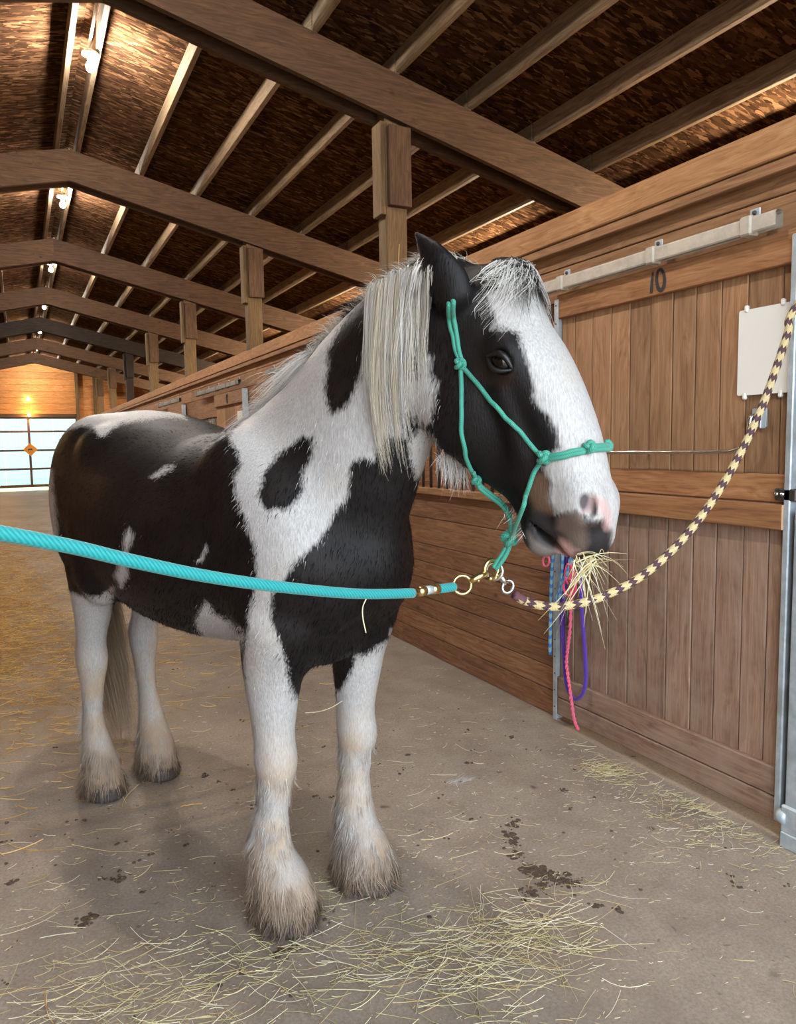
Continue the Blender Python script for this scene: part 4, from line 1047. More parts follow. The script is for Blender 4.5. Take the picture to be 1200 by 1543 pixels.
def horse_mesh(h=.0075):
    F = horse_field(h)
    # flatten at the floor
    zi = int(round((0 - F.lo[2]) / h))
    F.d[:, :, :zi + 1] = np.maximum(F.d[:, :, :zi + 1], .004)
    V, Q = surface_nets(F.d, F.lo.astype(float), h)
    # light smoothing
    n = len(V)
    E = np.concatenate([Q[:, [0, 1]], Q[:, [1, 2]], Q[:, [2, 3]], Q[:, [3, 0]]])
    deg = np.bincount(E[:, 0], minlength=n) + np.bincount(E[:, 1], minlength=n)
    wt = np.clip((.66 - V[:, 0]) / .10, 0, 1) * np.clip((V[:, 2] - .02) / .05, 0, 1)
    wt = np.maximum(wt, 0)[:, None]
    for it in range(16):
        A = np.stack([np.bincount(E[:, 0], V[E[:, 1], i], n) + np.bincount(E[:, 1], V[E[:, 0], i], n) for i in range(3)], 1) / deg[:, None]
        V = V + (.5 * wt if it % 2 == 0 or it > 13 else -.42 * wt) * (A - V) + (.35 * (1 - wt) * (A - V) if it in (0, 1) else 0)
    return V, Q

def vert_normals(V, Q):
    fn = np.cross(V[Q[:, 2]] - V[Q[:, 0]], V[Q[:, 3]] - V[Q[:, 1]])
    N = np.stack([sum(np.bincount(Q[:, k], fn[:, i], len(V)) for k in range(4)) for i in range(3)], 1)
    return N / (np.linalg.norm(N, axis=1, keepdims=True) + 1e-12)
# ------------------------------------------------------------------ horse body, coat, hair
NPR = np.random.default_rng(11)
HV, HQ = horse_mesh(.0075)
HNV = vert_normals(HV, HQ)

def poly_sd(P2, poly):
    """signed distance to a 2-D polygon, positive inside"""
    best = np.full(len(P2), 1e9); ins = np.zeros(len(P2), bool); m = len(poly)
    for i in range(m):
        a = poly[i]; b = poly[(i + 1) % m]; e = b - a; v = P2 - a
        t = np.clip((v @ e) / (e @ e + 1e-12), 0, 1)
        d2 = ((v - t[:, None] * e) ** 2).sum(1); best = np.minimum(best, d2)
        c = (a[1] > P2[:, 1]) != (b[1] > P2[:, 1])
        with np.errstate(divide='ignore', invalid='ignore'):
            xx = (b[0] - a[0]) * (P2[:, 1] - a[1]) / (b[1] - a[1]) + a[0]
        ins ^= c & (P2[:, 0] < xx)
    return np.where(ins, 1, -1) * np.sqrt(best)

def mirrored(P):
    M = P * np.array([1, -1, 1])
    h = P - HP; ishead = (h @ HU > -.02) & (P[:, 0] > .5) & (P[:, 2] > 1.1) & (h @ HN > -.34)
    r = h @ HR; Mh = P - 2 * r[:, None] * HR
    return np.where(ishead[:, None], Mh, M)

def patch(P, Nn, entry, mirror=True):
    name, sg, lim, d, pts = entry
    d = np.array(d); pts = np.array(pts)
    a = np.cross(d, (0, 0, 1.0)); a /= np.linalg.norm(a); b = np.cross(a, d)
    def sd(X):
        c = pts.mean(0); s = poly_sd(np.stack([(X - c) @ a, (X - c) @ b], 1), np.stack([(pts - c) @ a, (pts - c) @ b], 1))
        dep = (X - c) @ d; dp = (pts - c) @ d
        return np.where((dep > dp.min() - lim) & (dep < dp.max() + lim), s, -.2)
    front = sd(P)
    if not mirror: return front
    back = (Nn @ d) > .28
    if back.any():
        bi = np.where(back)[0]; front[bi] = sd(mirrored(P[bi]))
    return front

def coat_white(P, Nn):
    w = np.full(len(P), -.2)
    for e in COAT:
        s = patch(P, Nn, e)
        if e[0] == 'righthind': s = np.where(P[:, 1] < .03, s, -.2)
        if e[0] == 'leftfore': s = np.where(P[:, 1] > .03, s, -.2)
        w = np.maximum(w, s) if e[1] > 0 else np.minimum(w, -s)
    z = P[:, 2]
    leg = np.where(P[:, 0] > -.6, np.where(P[:, 1] < 0, .70, .70), np.where(P[:, 1] < 0.0, .80, .78)) - z
    w = np.maximum(w, leg)
    return np.clip(w, -.08, .08)

def coat_material():
    t = NT('pinto_coat')
    v = t.coord('Object')
    w = t.attr('white')
    n1 = t.noise(t.mapping(v, (170, 170, 34)), 1.0, 3, .6); n2 = t.noise(v, 22, 3, .6)
    j = t.math('ADD', t.math('MULTIPLY', t.math('SUBTRACT', n1, .5), .034), t.math('MULTIPLY', t.math('SUBTRACT', n2, .5), .022))
    f = t.ramp(t.math('ADD', t.math('MULTIPLY', t.math('ADD', w, j), 60.0), .5, True), [(0.0, 0.0), (1.0, 1.0)])
    hair = t.noise(t.mapping(v, (260, 260, 40)), 1.0, 4, .7)
    soft = t.noise(v, 7, 3, .5)
    black = t.mix(t.ramp(soft, [(.35, 0.0), (.7, 1.0)]), S(15, 13, 14), S(25, 20, 19))
    white = t.mix(t.ramp(hair, [(.3, 0.0), (.7, 1.0)]), S(150, 147, 144), S(190, 188, 186))
    white = t.mix(t.ramp(soft, [(.55, 0.0), (.8, .35)]), white, S(184, 172, 154))
    # mud-stained feather and hooves: dirt rises irregularly from the ground
    sp = t.n('ShaderNodeSeparateXYZ'); t.l(v, sp.inputs[0])
    zz = t.math('ADD', sp.outputs[2], t.math('MULTIPLY', t.math('SUBTRACT', n2, .5), .12))
    dirt = t.ramp(t.math('MULTIPLY', zz, 1.6), [(.10, 1.0), (.48, 0.0)])
    stain = t.math('MULTIPLY', t.ramp(t.noise(v, 6.5, 3, .55), [(.38, 0.0), (.62, 1.0)]), t.ramp(sp.outputs[2], [(.50, 1.0), (.72, 0.0)]))
    white = t.mix(t.math('MULTIPLY', stain, .7), white, S(176, 150, 118))
    white = t.mix(t.math('MULTIPLY', dirt, .85), white, S(136, 112, 88))
    c = t.mix(f, black, white)
    c = t.mix(t.ramp(zz, [(.045, 1.0), (.085, 0.0)]), c, S(60, 54, 50))
    for nm, col, k in (('eyebrown', S(46, 33, 27), .7), ('mouthbrown', S(92, 68, 52), .8), ('chinpale', S(138, 132, 127), .8), ('chin', S(48, 46, 47), .92), ('lip', S(96, 82, 73), .95), ('lipblack', S(30, 29, 31), .95), ('pink', S(190, 150, 144), .9), ('pinknose', S(190, 150, 144), .75)):
        a = t.ramp(t.math('ADD', t.math('MULTIPLY', t.math('ADD', t.attr(nm), t.math('MULTIPLY', t.math('SUBTRACT', n2, .5), .02)), 55.0), .5, True), [(0, 0.0), (1, 1.0)])
        c = t.mix(t.math('MULTIPLY', a, k), c, col)
    a = t.ramp(t.attr('nostril'), [(.4, 0.0), (.7, 1.0)])
    c = t.mix(a, c, S(84, 76, 78))
    t.color(c)
    t.set(Roughness=.5, IOR=1.36)
    t.b.inputs['Specular IOR Level'].default_value = .4
    t.b.inputs['Sheen Weight'].default_value = .0
    t.b.inputs['Sheen Roughness'].default_value = .4
    lump = t.noise(v, 9, 2, .5)
    t.bump(t.math('ADD', t.math('MULTIPLY', lump, 2.2), t.math('ADD', hair, t.math('MULTIPLY', n2, .6))), .30, .008)
    return t.m
MAT['coat'] = coat_material()

horse = np_mesh('horse', HV, HQ, MAT['coat'])
HM = Matrix(((HA[0], HL[0], 0, HO[0]), (HA[1], HL[1], 0, HO[1]), (0, 0, 1, 0), (0, 0, 0, 1)))
horse.matrix_world = HM
tag(horse, 'black and white pinto draft horse standing in the aisle wearing a teal rope halter', 'horse')
def fattr(me, name, arr):
    a = me.attributes.new(name, 'FLOAT', 'POINT'); a.data.foreach_set('value', np.ascontiguousarray(arr, np.float32))
HW = coat_white(HV, HNV)
fattr(horse.data, 'white', HW)
for e in SKIN:
    s = patch(HV, HNV, e, e[0] not in ('x',))
    hu = (HV - HP) @ HU
    s = np.where(HV[:, 0] > .6, s, -.2)
    fattr(horse.data, e[0], np.clip(s, -.08, .08))
nos = np.zeros(len(HV))
for sg in (-1, 1):
    c = hd(.598, -.036, .076 * sg); q = HV - c
    nos = np.maximum(nos, 1.2 - np.sqrt(((q @ HU) / .034) ** 2 + ((q @ HN) / .020) ** 2 + ((q @ HR) / .022) ** 2))
fattr(horse.data, 'nostril', np.clip(nos + .25, 0, 1))

# ---- eyes
def eye_mat():
    t = NT('dark_wet_eye'); t.set(Base_Color=S(10, 8, 8), Roughness=.04); t.b.inputs['Specular IOR Level'].default_value = .4; return t.m
MAT['eye'] = eye_mat(); MAT['lid'] = plain('dark_eyelid_skin', S(20, 17, 17), .45)
for sg in (-1, 1):
    c = hd(.228, -.066, .108 * sg)
    V = []; F = []; n, m = 20, 12
    for i in range(m + 1):
        th = math.pi * i / m
        for k in range(n):
            ph = 2 * math.pi * k / n
            V.append(c + (HU * math.sin(th) * math.cos(ph) * 1.06 + HN * math.sin(th) * math.sin(ph) * .96 + HR * math.cos(th)) * .0285)
    for i in range(m):
        for k in range(n): F.append((i * n + k, i * n + (k + 1) % n, (i + 1) * n + (k + 1) % n, (i + 1) * n + k))
    e = mesh_obj('eye', V, F, MAT['eye'], horse, True); e['label'] = 'dark glossy eye'
    # lids: a fold above and a thinner one below
    out = HR * sg
    ax_l = HU * .80 + HN * .60; ax_l /= np.linalg.norm(ax_l)      # corner to corner, roughly level
    ax_u = HN * .80 - HU * .60                                     # upward
    for nm, up_, rad in (('upper_eyelid', .0195, .0075), ('lower_eyelid', -.0165, .0055)):
        pts = []
        for k in range(13):
            a = -1 + 2 * k / 12
            bulge = math.cos(a * math.pi / 2)
            p = c + ax_l * .035 * a + ax_u * (up_ * bulge - .003) + out * (.011 + .0150 * math.cos(a * 1.25))
            pts.append(p)
        V, F = tube_geo(pts, [rad * (.45 + .55 * math.cos((-1 + 2 * k / 12) * math.pi / 2)) for k in range(13)], 8)
        mesh_obj(nm, V, F, MAT['lid'], e, True)

# ---- hair strands as tapering ribbons
def strands(name, roots, paths, width, cols, mat, parent=horse, face=None, rough=0.0):
    """paths: (n, k, 3) points from the root outwards; ribbons turned to lie along 'face' normals"""
    n, k, _ = paths.shape
    T = np.gradient(paths, axis=1); T /= np.linalg.norm(T, axis=2, keepdims=True) + 1e-9
    if face is None: face = NPR.normal(size=(n, 3))
    W = np.cross(T, face[:, None, :] + NPR.normal(size=(n, 1, 3)) * rough); W /= np.linalg.norm(W, axis=2, keepdims=True) + 1e-9
    taper = np.linspace(1, .12, k)[None, :, None]
    width = np.broadcast_to(np.asarray(width, float).reshape(-1, 1, 1), (n, 1, 1))
    A = paths + W * taper * width / 2; B = paths - W * taper * width / 2
    V = np.stack([A, B], 2).reshape(-1, 3)
    base = (np.arange(n) * 2 * k)[:, None] + (np.arange(k - 1) * 2)[None]
    Fq = np.stack([base, base + 1, base + 3, base + 2], -1).reshape(-1, 4)
    o = np_mesh(name, V, Fq, mat, parent)
    ca = o.data.color_attributes.new('hair', 'FLOAT_COLOR', 'POINT')
    cc = np.ones((n, 2 * k, 4), np.float32); cc[..., :3] = cols[:, None, :]
    ca.data.foreach_set('color', cc.reshape(-1))
    return o
def hair_mat(name, rough=.5, spec=.3):
    t = NT(name); a = t.n('ShaderNodeAttribute'); a.attribute_name = 'hair'; t.color(a.outputs['Color']); t.set(Roughness=rough)
    t.b.inputs['Specular IOR Level'].default_value = spec
    return t.m
MAT['hair'] = hair_mat('coat_hair_strands', .6, .05); MAT['longhair'] = hair_mat('long_hair_strands', .42, .35)
def lin(*c): return np.array(S(*c)[:3])

# sample points over the body
_t1 = HQ[:, [0, 1, 2]]; _t2 = HQ[:, [0, 2, 3]]; HT = np.concatenate([_t1, _t2])
HT_area = np.linalg.norm(np.cross(HV[HT[:, 1]] - HV[HT[:, 0]], HV[HT[:, 2]] - HV[HT[:, 0]]), axis=1)
HT_c = HV[HT].mean(1)
def sample(n, weight):
    p = HT_area * weight; p = p / p.sum()
    i = NPR.choice(len(HT), n, p=p)
    a = NPR.random(n); b = NPR.random(n); s = a + b > 1; a[s] = 1 - a[s]; b[s] = 1 - b[s]
    wts = np.stack([1 - a - b, a, b], 1)
    P = (HV[HT[i]] * wts[..., None]).sum(1); Nn = (HNV[HT[i]] * wts[..., None]).sum(1); w = (HW[HT[i]] * wts).sum(1)
    return P, Nn / np.linalg.norm(Nn, axis=1, keepdims=True), w
def coat_cols(P, w, n):
    isw = (w + NPR.normal(size=n) * .009) > 0
    bl = lin(15, 13, 14)[None] * NPR.uniform(.6, 1.5, (n, 1)); wh = lin(184, 181, 178)[None] * NPR.uniform(.78, 1.08, (n, 1))
    d = np.clip((.30 - P[:, 2] + NPR.normal(size=n) * .05) / .30, 0, 1)[:, None] * .75
    wh = wh * (1 - d) + lin(140, 116, 92)[None] * d
    kn = np.clip((.66 - P[:, 2]) / .2, 0, 1) * np.clip(.5 + .9 * np.sin(P[:, 2] * 17 + P[:, 1] * 9), 0, 1); kn = (kn * .4)[:, None]
    wh = wh * (1 - kn) + lin(178, 152, 120)[None] * kn
    dk = np.clip((.075 - P[:, 2] + NPR.normal(size=n) * .02) / .05, 0, 1)[:, None]
    wh = wh * (1 - dk) + lin(64, 56, 50)[None] * dk
    return np.where(isw[:, None], wh, bl)
def flow(P):
    D = np.tile(np.array([-.55, 0, -.83]), (len(P), 1))
    neck = (P[:, 0] > .02) & (P[:, 2] > 1.2); D[neck] = (-.25, 0, -.97)
    legs = P[:, 2] < .9; D[legs] = (-.12, 0, -1.0)
    head = ((P - HP) @ HU > 0) & (P[:, 0] > .62) & (P[:, 2] > 1.15); D[head] = HU
    croup = (P[:, 0] < -.3) & (P[:, 2] > 1.3); D[croup] = (-.85, 0, -.5)
    return D
# short coat over the whole body
tc = HT_c
faceskin = ((tc - HP) @ HU > .50) & (tc[:, 0] > .6)
eyezone = np.minimum(np.linalg.norm(tc - hd(.228, -.066, -.115), axis=1), np.linalg.norm(tc - hd(.228, -.066, .115), axis=1)) < .042
wgt = np.where(faceskin, .0, 1.0) * np.where(eyezone, 0.0, 1.0) * np.where(tc[:, 2] < .05, 0, 1)
n = 150000
P, Nn, w = sample(n, wgt)
D = flow(P); D = D - Nn * (D * Nn).sum(1, keepdims=True); D /= np.linalg.norm(D, axis=1, keepdims=True) + 1e-6
D = D + NPR.normal(size=(n, 3)) * .16 + Nn * NPR.uniform(.10, .42, (n, 1)); D /= np.linalg.norm(D, axis=1, keepdims=True)
L = np.full(n, .016); L = np.where((P[:, 0] > -.45) & (P[:, 0] < .6) & (P[:, 2] > .9), .024, L); L = np.where(P[:, 0] > .62, .007, L); L = np.where(P[:, 2] < .80, .020, L); L = np.where((P[:, 2] < .80) & (Nn[:, 0] < -.2), .036, L)
L = np.where((P[:, 2] < .98) & (Nn[:, 2] < -.3) & (P[:, 2] > .7), .03, L)
L = L * NPR.uniform(.6, 1.4, n)
ss = np.linspace(0, 1, 3)[None, :, None]
paths = P[:, None] - Nn[:, None] * .002 + D[:, None] * L[:, None, None] * ss - Nn[:, None] * (L[:, None, None] * .25 * ss ** 2)
o = strands('coat_hair', P, paths, NPR.uniform(.0012, .0022, n), coat_cols(P, w, n), MAT['hair'], face=Nn, rough=.25)
o['kind'] = 'stuff'

# feather: long hair on the lower legs, flaring over the hooves
def feather(hx, hl, s0, s1, l0, l1, nn):
    legmask = (tc[:, 2] < .52) & (tc[:, 2] > .045) & (tc[:, 0] > s0) & (tc[:, 0] < s1) & (tc[:, 1] > l0) & (tc[:, 1] < l1)
    # back and sides of the cannon, all round from the fetlock down
    back = np.clip(-(HNV[HT].mean(1)[:, 0]) + .35, 0, 1)
    wg = legmask * np.where(tc[:, 2] < .26, 1.5, np.where(tc[:, 2] < .38, .6 + back, .2 + back))
    P, Nn, w = sample(nn, wg)
    low = np.clip((.30 - P[:, 2]) / .2, 0, 1)
    L = (.040 + .032 * low + .03 * np.clip(-Nn[:, 0], 0, 1) * (1 - low)) * NPR.uniform(.5, 1.3, nn)
    Nh = Nn * np.array([1, 1, .3])
    D = np.tile(np.array([-.05, 0, -1.0]), (nn, 1)) + Nh * (.14 + .34 * low)[:, None] * NPR.uniform(.3, 1.4, (nn, 1)) + NPR.normal(size=(nn, 3)) * .07
    # clumps: neighbours lean the same way
    cell = np.floor(P * np.array([46, 46, 26]) + NPR.random((nn, 3)) * .5).astype(int); hsh = (cell[:, 0] * 73856093 ^ cell[:, 1] * 19349663 ^ cell[:, 2] * 83492791) % 997
    rr = NPR.normal(size=(997, 3)) * .17; D += rr[hsh]; tone = NPR.uniform(.70, 1.12, 997)[hsh]
    D /= np.linalg.norm(D, axis=1, keepdims=True)
    k = 6; ss = np.linspace(0, 1, k)[None, :, None]
    wave = np.sin(ss * 5 + NPR.random((997, 1, 1))[hsh] * 6.28) * .10 * L[:, None, None] * ss * rr[hsh][:, None, ::-1] * 6
    paths = P[:, None] - Nn[:, None] * .004 + D[:, None] * L[:, None, None] * ss + np.array([0, 0, -1.0]) * (L[:, None, None] * .25 * ss ** 2) - Nh[:, None] * (L[:, None, None] * .22 * low[:, None, None] * ss ** 2) + wave
    paths[..., 2] = np.maximum(paths[..., 2], .004 + NPR.random((nn, 1)) * .014)
    cols = coat_cols(P, np.full(nn, .05), nn) * tone[:, None]
    zj = P[:, 2] + NPR.normal(size=nn) * .035 + rr[hsh][:, 0] * .15
    dirt = np.clip((.27 - zj) / .20, 0, 1)[:, None] * .75
    cols = cols * (1 - dirt) + lin(146, 120, 94)[None] * dirt
    # damp dark locks near the hoof
    dk = np.clip((.125 - zj) / .08, 0, .9)[:, None]
    cols = cols * (1 - dk) + lin(52, 46, 42)[None] * dk
    o = strands('feather', P, paths, NPR.uniform(.0012, .0026, nn), cols, MAT['longhair'], face=Nn, rough=.35)
    return o
feather(HOOVES[0][0], HOOVES[0][1], -.4, .3, -.4, .02, 16000)
feather(HOOVES[1][0], HOOVES[1][1], -.4, .3, .02, .4, 16000)
feather(HOOVES[2][0], HOOVES[2][1], -1.7, -1.0, -.4, .02, 10000)
feather(HOOVES[3][0], HOOVES[3][1], -1.7, -1.0, .02, .4, 10000)

def from_guides(guides, nn, off, spread, k=14, len_lo=.6, wob=.006, clump=.6, nclump=30):
    """strands interpolated between neighbouring guide curves, gathered into locks"""
    G = []
    for g in guides:
        q = np.array([tuple(p) for p in spline(g, 8)]); tt = np.linspace(0, len(q) - 1, k)
        i0 = np.minimum(tt.astype(int), len(q) - 2); f = (tt - i0)[:, None]; G.append(q[i0] * (1 - f) + q[i0 + 1] * f)
    G = np.array(G); m = len(G)
    def path(u):
        x = u * (m - 1); i = np.minimum(x.astype(int), m - 2); f = (x - i)[:, None, None]
        return G[i] * (1 - f) + G[i + 1] * f
    u = NPR.random(nn); cu = np.sort(NPR.random(nclump)); j = NPR.integers(0, nclump, nn)
    near = np.abs(u[:, None] - cu[None]).argmin(1)
    uu = u[:, None] + (cu[near] - u)[:, None] * clump * np.linspace(0, 1, k)[None] ** .8
    P = np.stack([path(np.clip(uu[:, i], 0, 1))[:, i] for i in range(k)], 1)
    cl_off = NPR.normal(size=(nclump, 3)) * spread
    s = np.linspace(0, 1, k)[None, :, None]
    P = P + cl_off[near][:, None] * s + NPR.normal(size=(nn, 1, 3)) * spread * .35 * s
    ph = NPR.random((nn, 1)) * 6.28
    P = P + np.array(off)[None, None] * NPR.uniform(.3, 1.2, (nn, 1, 1)) * np.minimum(s * 6, 1)
    P[..., 0] += wob * np.sin(s[..., 0] * 9 + ph) * s[..., 0]
    P = P + NPR.normal(size=(nn, 1, 3)) * np.array([.012, .006, .009]) * (1 - s) ** 2
    Lf = NPR.uniform(len_lo, 1.0, nn)
    # trim each strand
    x = np.linspace(0, 1, k)[None] * Lf[:, None] * (k - 1); i = np.minimum(x.astype(int), k - 2); f = (x - i)[..., None]
    P = np.take_along_axis(P, i[..., None], 1) * (1 - f) + np.take_along_axis(P, i[..., None] + 1, 1) * f
    return P, near
VIEW_H = np.array([.75, -.65, .1])           # the side on which the long mane hangs (near fore quarter)
def white_cols(nn, near, lo=.74, hi=1.05, warm=.35):
    tone = NPR.uniform(lo, hi, 200)[near] * NPR.uniform(.9, 1.08, nn)
    wm = (NPR.random(200)[near] * warm)[:, None]
    c = lin(206, 203, 198)[None] * (1 - wm) + lin(190, 172, 138)[None] * wm
    return c * tone[:, None]
MANE2 = []
for g in MANE:
    r0 = np.array(g[0]); MANE2.append([tuple(r0 + np.array([-.035, .075, -.005])), tuple(r0 + np.array([-.012, .030, .028])), tuple(r0 + np.array([.006, -.008, .012]))] + [tuple(q) for q in g[1:]])
P1, near = from_guides(MANE2, 1700, VIEW_H * .024, .017, 18, .30, .009, .86, 40)
o = strands('mane', None, P1, NPR.uniform(.0016, .0030, len(P1)), white_cols(len(P1), near, .55, 1.05, .75), MAT['longhair'], face=np.tile(VIEW_H, (len(P1), 1)), rough=.5); o['label'] = 'long white mane locks on the neck'
def crest_line(s0, s1, m=14):
    out = []
    for q in np.linspace(s0, s1, m):
        b = (np.abs(HV[:, 0] - q) < .012) & (np.abs(HV[:, 1]) < .045) & (HV[:, 2] > 1.4)
        j = np.where(b)[0][HV[b][:, 2].argmax()]; out.append((q, HV[j, 1] * .5, HV[j, 2]))
    return out
nn = 2300; k = 9
wc = np.array([tuple(p) for p in spline(crest_line(-.32, .06, 8), 8)])
tt = NPR.random(nn) ** 1.2 * (len(wc) - 1.001); i = tt.astype(int); f = (tt - i)[:, None]
R0 = wc[i] * (1 - f) + wc[i + 1] * f + NPR.normal(size=(nn, 3)) * np.array([.01, .012, .004]) - np.array([0, 0, .008])
ncl = 40; cl = (tt / len(wc) * ncl).astype(int); cv = NPR.normal(size=(ncl + 1, 3))
d0 = np.array([-.62, -.50, .30]) + cv[cl] * np.array([.22, .25, .16]) + NPR.normal(size=(nn, 3)) * .10
Lm = NPR.uniform(.05, .17, ncl + 1)[cl] * NPR.uniform(.5, 1.1, nn)
s = np.linspace(0, 1, k)[None, :, None]
P2 = R0[:, None] + d0[:, None] * Lm[:, None, None] * s - np.array([.1, 0, .95]) * (s ** 1.8) * Lm[:, None, None] * .9
near = cl
c2 = white_cols(len(P2), near, .6, 1.0, .5)
o = strands('mane', None, P2, NPR.uniform(.0014, .0026, len(P2)), c2, MAT['longhair'], face=np.tile(VIEW_H, (len(P2), 1)), rough=.6); o['label'] = 'wispy pale hair over the withers'
# upright fringe of the crest and the mane that falls on the far side
crest = crest_line(-.16, .56, 14)
cr = np.array([tuple(p) for p in spline(crest, 10)])
nn = 3200
tt = NPR.random(nn) * (len(cr) - 1.001); i = tt.astype(int); f = (tt - i)[:, None]
R0 = cr[i] * (1 - f) + cr[i + 1] * f + NPR.normal(size=(nn, 3)) * np.array([.004, .018, .004]) - np.array([0, 0, .012])
Lm = NPR.uniform(.10, .30, nn); k = 9; s = np.linspace(0, 1, k)[None, :, None]
up0 = np.stack([-.25 + NPR.normal(size=nn) * .2, .35 + NPR.normal(size=nn) * .25, np.full(nn, .55)], 1)
Pm = R0[:, None] + up0[:, None] * (s * .07) + np.array([0, .11, 0]) * np.sqrt(s) * NPR.uniform(.8, 1.2, (nn, 1, 1)) - np.array([0.05, 0, 1.0]) * (s ** 1.6) * Lm[:, None, None]
isb = (R0[:, 0] > .14) & (R0[:, 0] < .24) & (NPR.random(nn) < .6)
cm = np.where(isb[:, None], lin(30, 26, 26)[None], lin(196, 190, 178)[None] * NPR.uniform(.6, 1.05, (nn, 1)))
o = strands('mane', None, Pm, NPR.uniform(.0014, .0026, nn), cm, MAT['longhair'], rough=.5); o['label'] = 'pale mane falling on the far side of the neck'
nn = 5200
tt = NPR.random(nn) * (len(cr) - 1.001); i = tt.astype(int); f = (tt - i)[:, None]
R0 = cr[i] * (1 - f) + cr[i + 1] * f + NPR.normal(size=(nn, 3)) * np.array([.004, .020, .006]) - np.array([0, 0, .018])
D0 = np.stack([-.45 + NPR.normal(size=nn) * .22, NPR.normal(size=nn) * .3 - .05, .75 + NPR.normal(size=nn) * .15], 1); D0 /= np.linalg.norm(D0, axis=1, keepdims=True)
Lm = NPR.uniform(.02, .06, nn); k = 5; s = np.linspace(0, 1, k)[None, :, None]
Pm = R0[:, None] + D0[:, None] * Lm[:, None, None] * s + np.array([-.4, 0, -.35]) * (s ** 2) * Lm[:, None, None]
isb = (R0[:, 0] > .15) & (R0[:, 0] < .23)
cm = np.where((isb & (NPR.random(nn) < .75))[:, None], lin(34, 30, 30)[None], lin(190, 183, 170)[None] * NPR.uniform(.55, 1.0, (nn, 1)))
o = strands('mane', None, Pm, NPR.uniform(.0014, .0024, nn), cm, MAT['longhair'], face=np.tile(VIEW_H, (nn, 1)), rough=.6); o['label'] = 'short upright hair along the crest'

# forelock: tousled grey, white and black wisps over the poll and forehead
nn = 1000; ncl = 34
cl = NPR.integers(0, ncl, nn); crr = NPR.normal(size=(ncl, 4)); cro = np.linspace(-1, 1, ncl)
root = np.array([hd(-.005 + .055 * a_, -.012 - .055 * abs(r_) / .08, r_) for a_, r_ in zip(NPR.random(nn), cro[cl] * .075 + NPR.normal(size=nn) * .010)])
Lm = (NPR.uniform(.06, .15, ncl))[cl] * NPR.uniform(.6, 1.1, nn); k = 10; s = np.linspace(0, 1, k)[None, :, None]
side = (cro[cl] * .75 + crr[cl][:, 0] * .35)[:, None]
dirs = HU[None] * .8 + HR[None] * side + HN[None] * .25; dirs /= np.linalg.norm(dirs, axis=1, keepdims=True)
Pf = root[:, None] + dirs[:, None] * Lm[:, None, None] * s + HN * (.028 * np.sin(s * 2.6)) + (HR * (crr[cl][:, 1:2] * .016))[:, None] * np.sin(s * 4 + crr[cl][:, 2][:, None, None] * 3) + NPR.normal(size=(nn, 1, 3)) * .006 * s
# rest the wisps on the skull, an ellipse across the forehead
dn = (Pf - HP) @ HN; du = (Pf - HP) @ HU; dr = (Pf - HP) @ HR
rim = -.09 + .104 * np.sqrt(np.clip(1 - (dr / .135) ** 2, 0, 1)) + .004
over = NPR.uniform(.0, .016, (nn, 1))
Pf = Pf + HN * np.where(s[..., 0] > .12, rim + over - dn, np.clip(rim - dn, 0, .05))[..., None]
tone = (NPR.random(ncl) * .6 + .75 * np.abs(cro + .1))[cl]
cf = np.where((tone < .42)[:, None], lin(22, 20, 20)[None] * NPR.uniform(.7, 1.6, (nn, 1)), lin(204, 200, 192)[None] * NPR.uniform(.6, 1.05, (nn, 1)))
o = strands('forelock', None, Pf, NPR.uniform(.0014, .0026, nn), cf, MAT['longhair'], face=np.tile(HN, (nn, 1)), rough=.5)

# beard under the jaw and whiskers at the chin
nn = 260
bp = np.array(BEARD); tt = NPR.random(nn) * (len(bp) - 1.001); i = tt.astype(int); f = (tt - i)[:, None]
R0 = bp[i] * (1 - f) + bp[i + 1] * f + NPR.normal(size=(nn, 3)) * .009 + np.array([-.01, .02, .01])
Lm = NPR.uniform(.02, .065, nn); k = 6; s = np.linspace(0, 1, k)[None, :, None]
Pb = R0[:, None] + np.array([.05, 0, -1.0]) * Lm[:, None, None] * s + NPR.normal(size=(nn, 1, 3)) * .012 * s
o = strands('beard', None, Pb, NPR.uniform(.0012, .002, nn), lin(200, 196, 190)[None] * NPR.uniform(.7, 1.05, (nn, 1)), MAT['longhair'], face=np.tile(VIEW_H, (nn, 1)), rough=.5)
nn = 160
R0 = np.array([hd(NPR.uniform(.46, .60), -.19 - .01 * NPR.random(), NPR.normal() * .03) for _ in range(nn)])
Lm = NPR.uniform(.015, .045, nn)
Pb = R0[:, None] + (-HN * .8 + HU * .5)[None, None] * Lm[:, None, None] * s + NPR.normal(size=(nn, 1, 3)) * .01 * s
cb = np.where(((R0 - HP) @ HU < .52)[:, None], lin(26, 22, 22)[None], lin(196, 188, 178)[None])
o = strands('whiskers', None, Pb, NPR.uniform(.0008, .0014, nn), cb, MAT['longhair'], rough=.5)

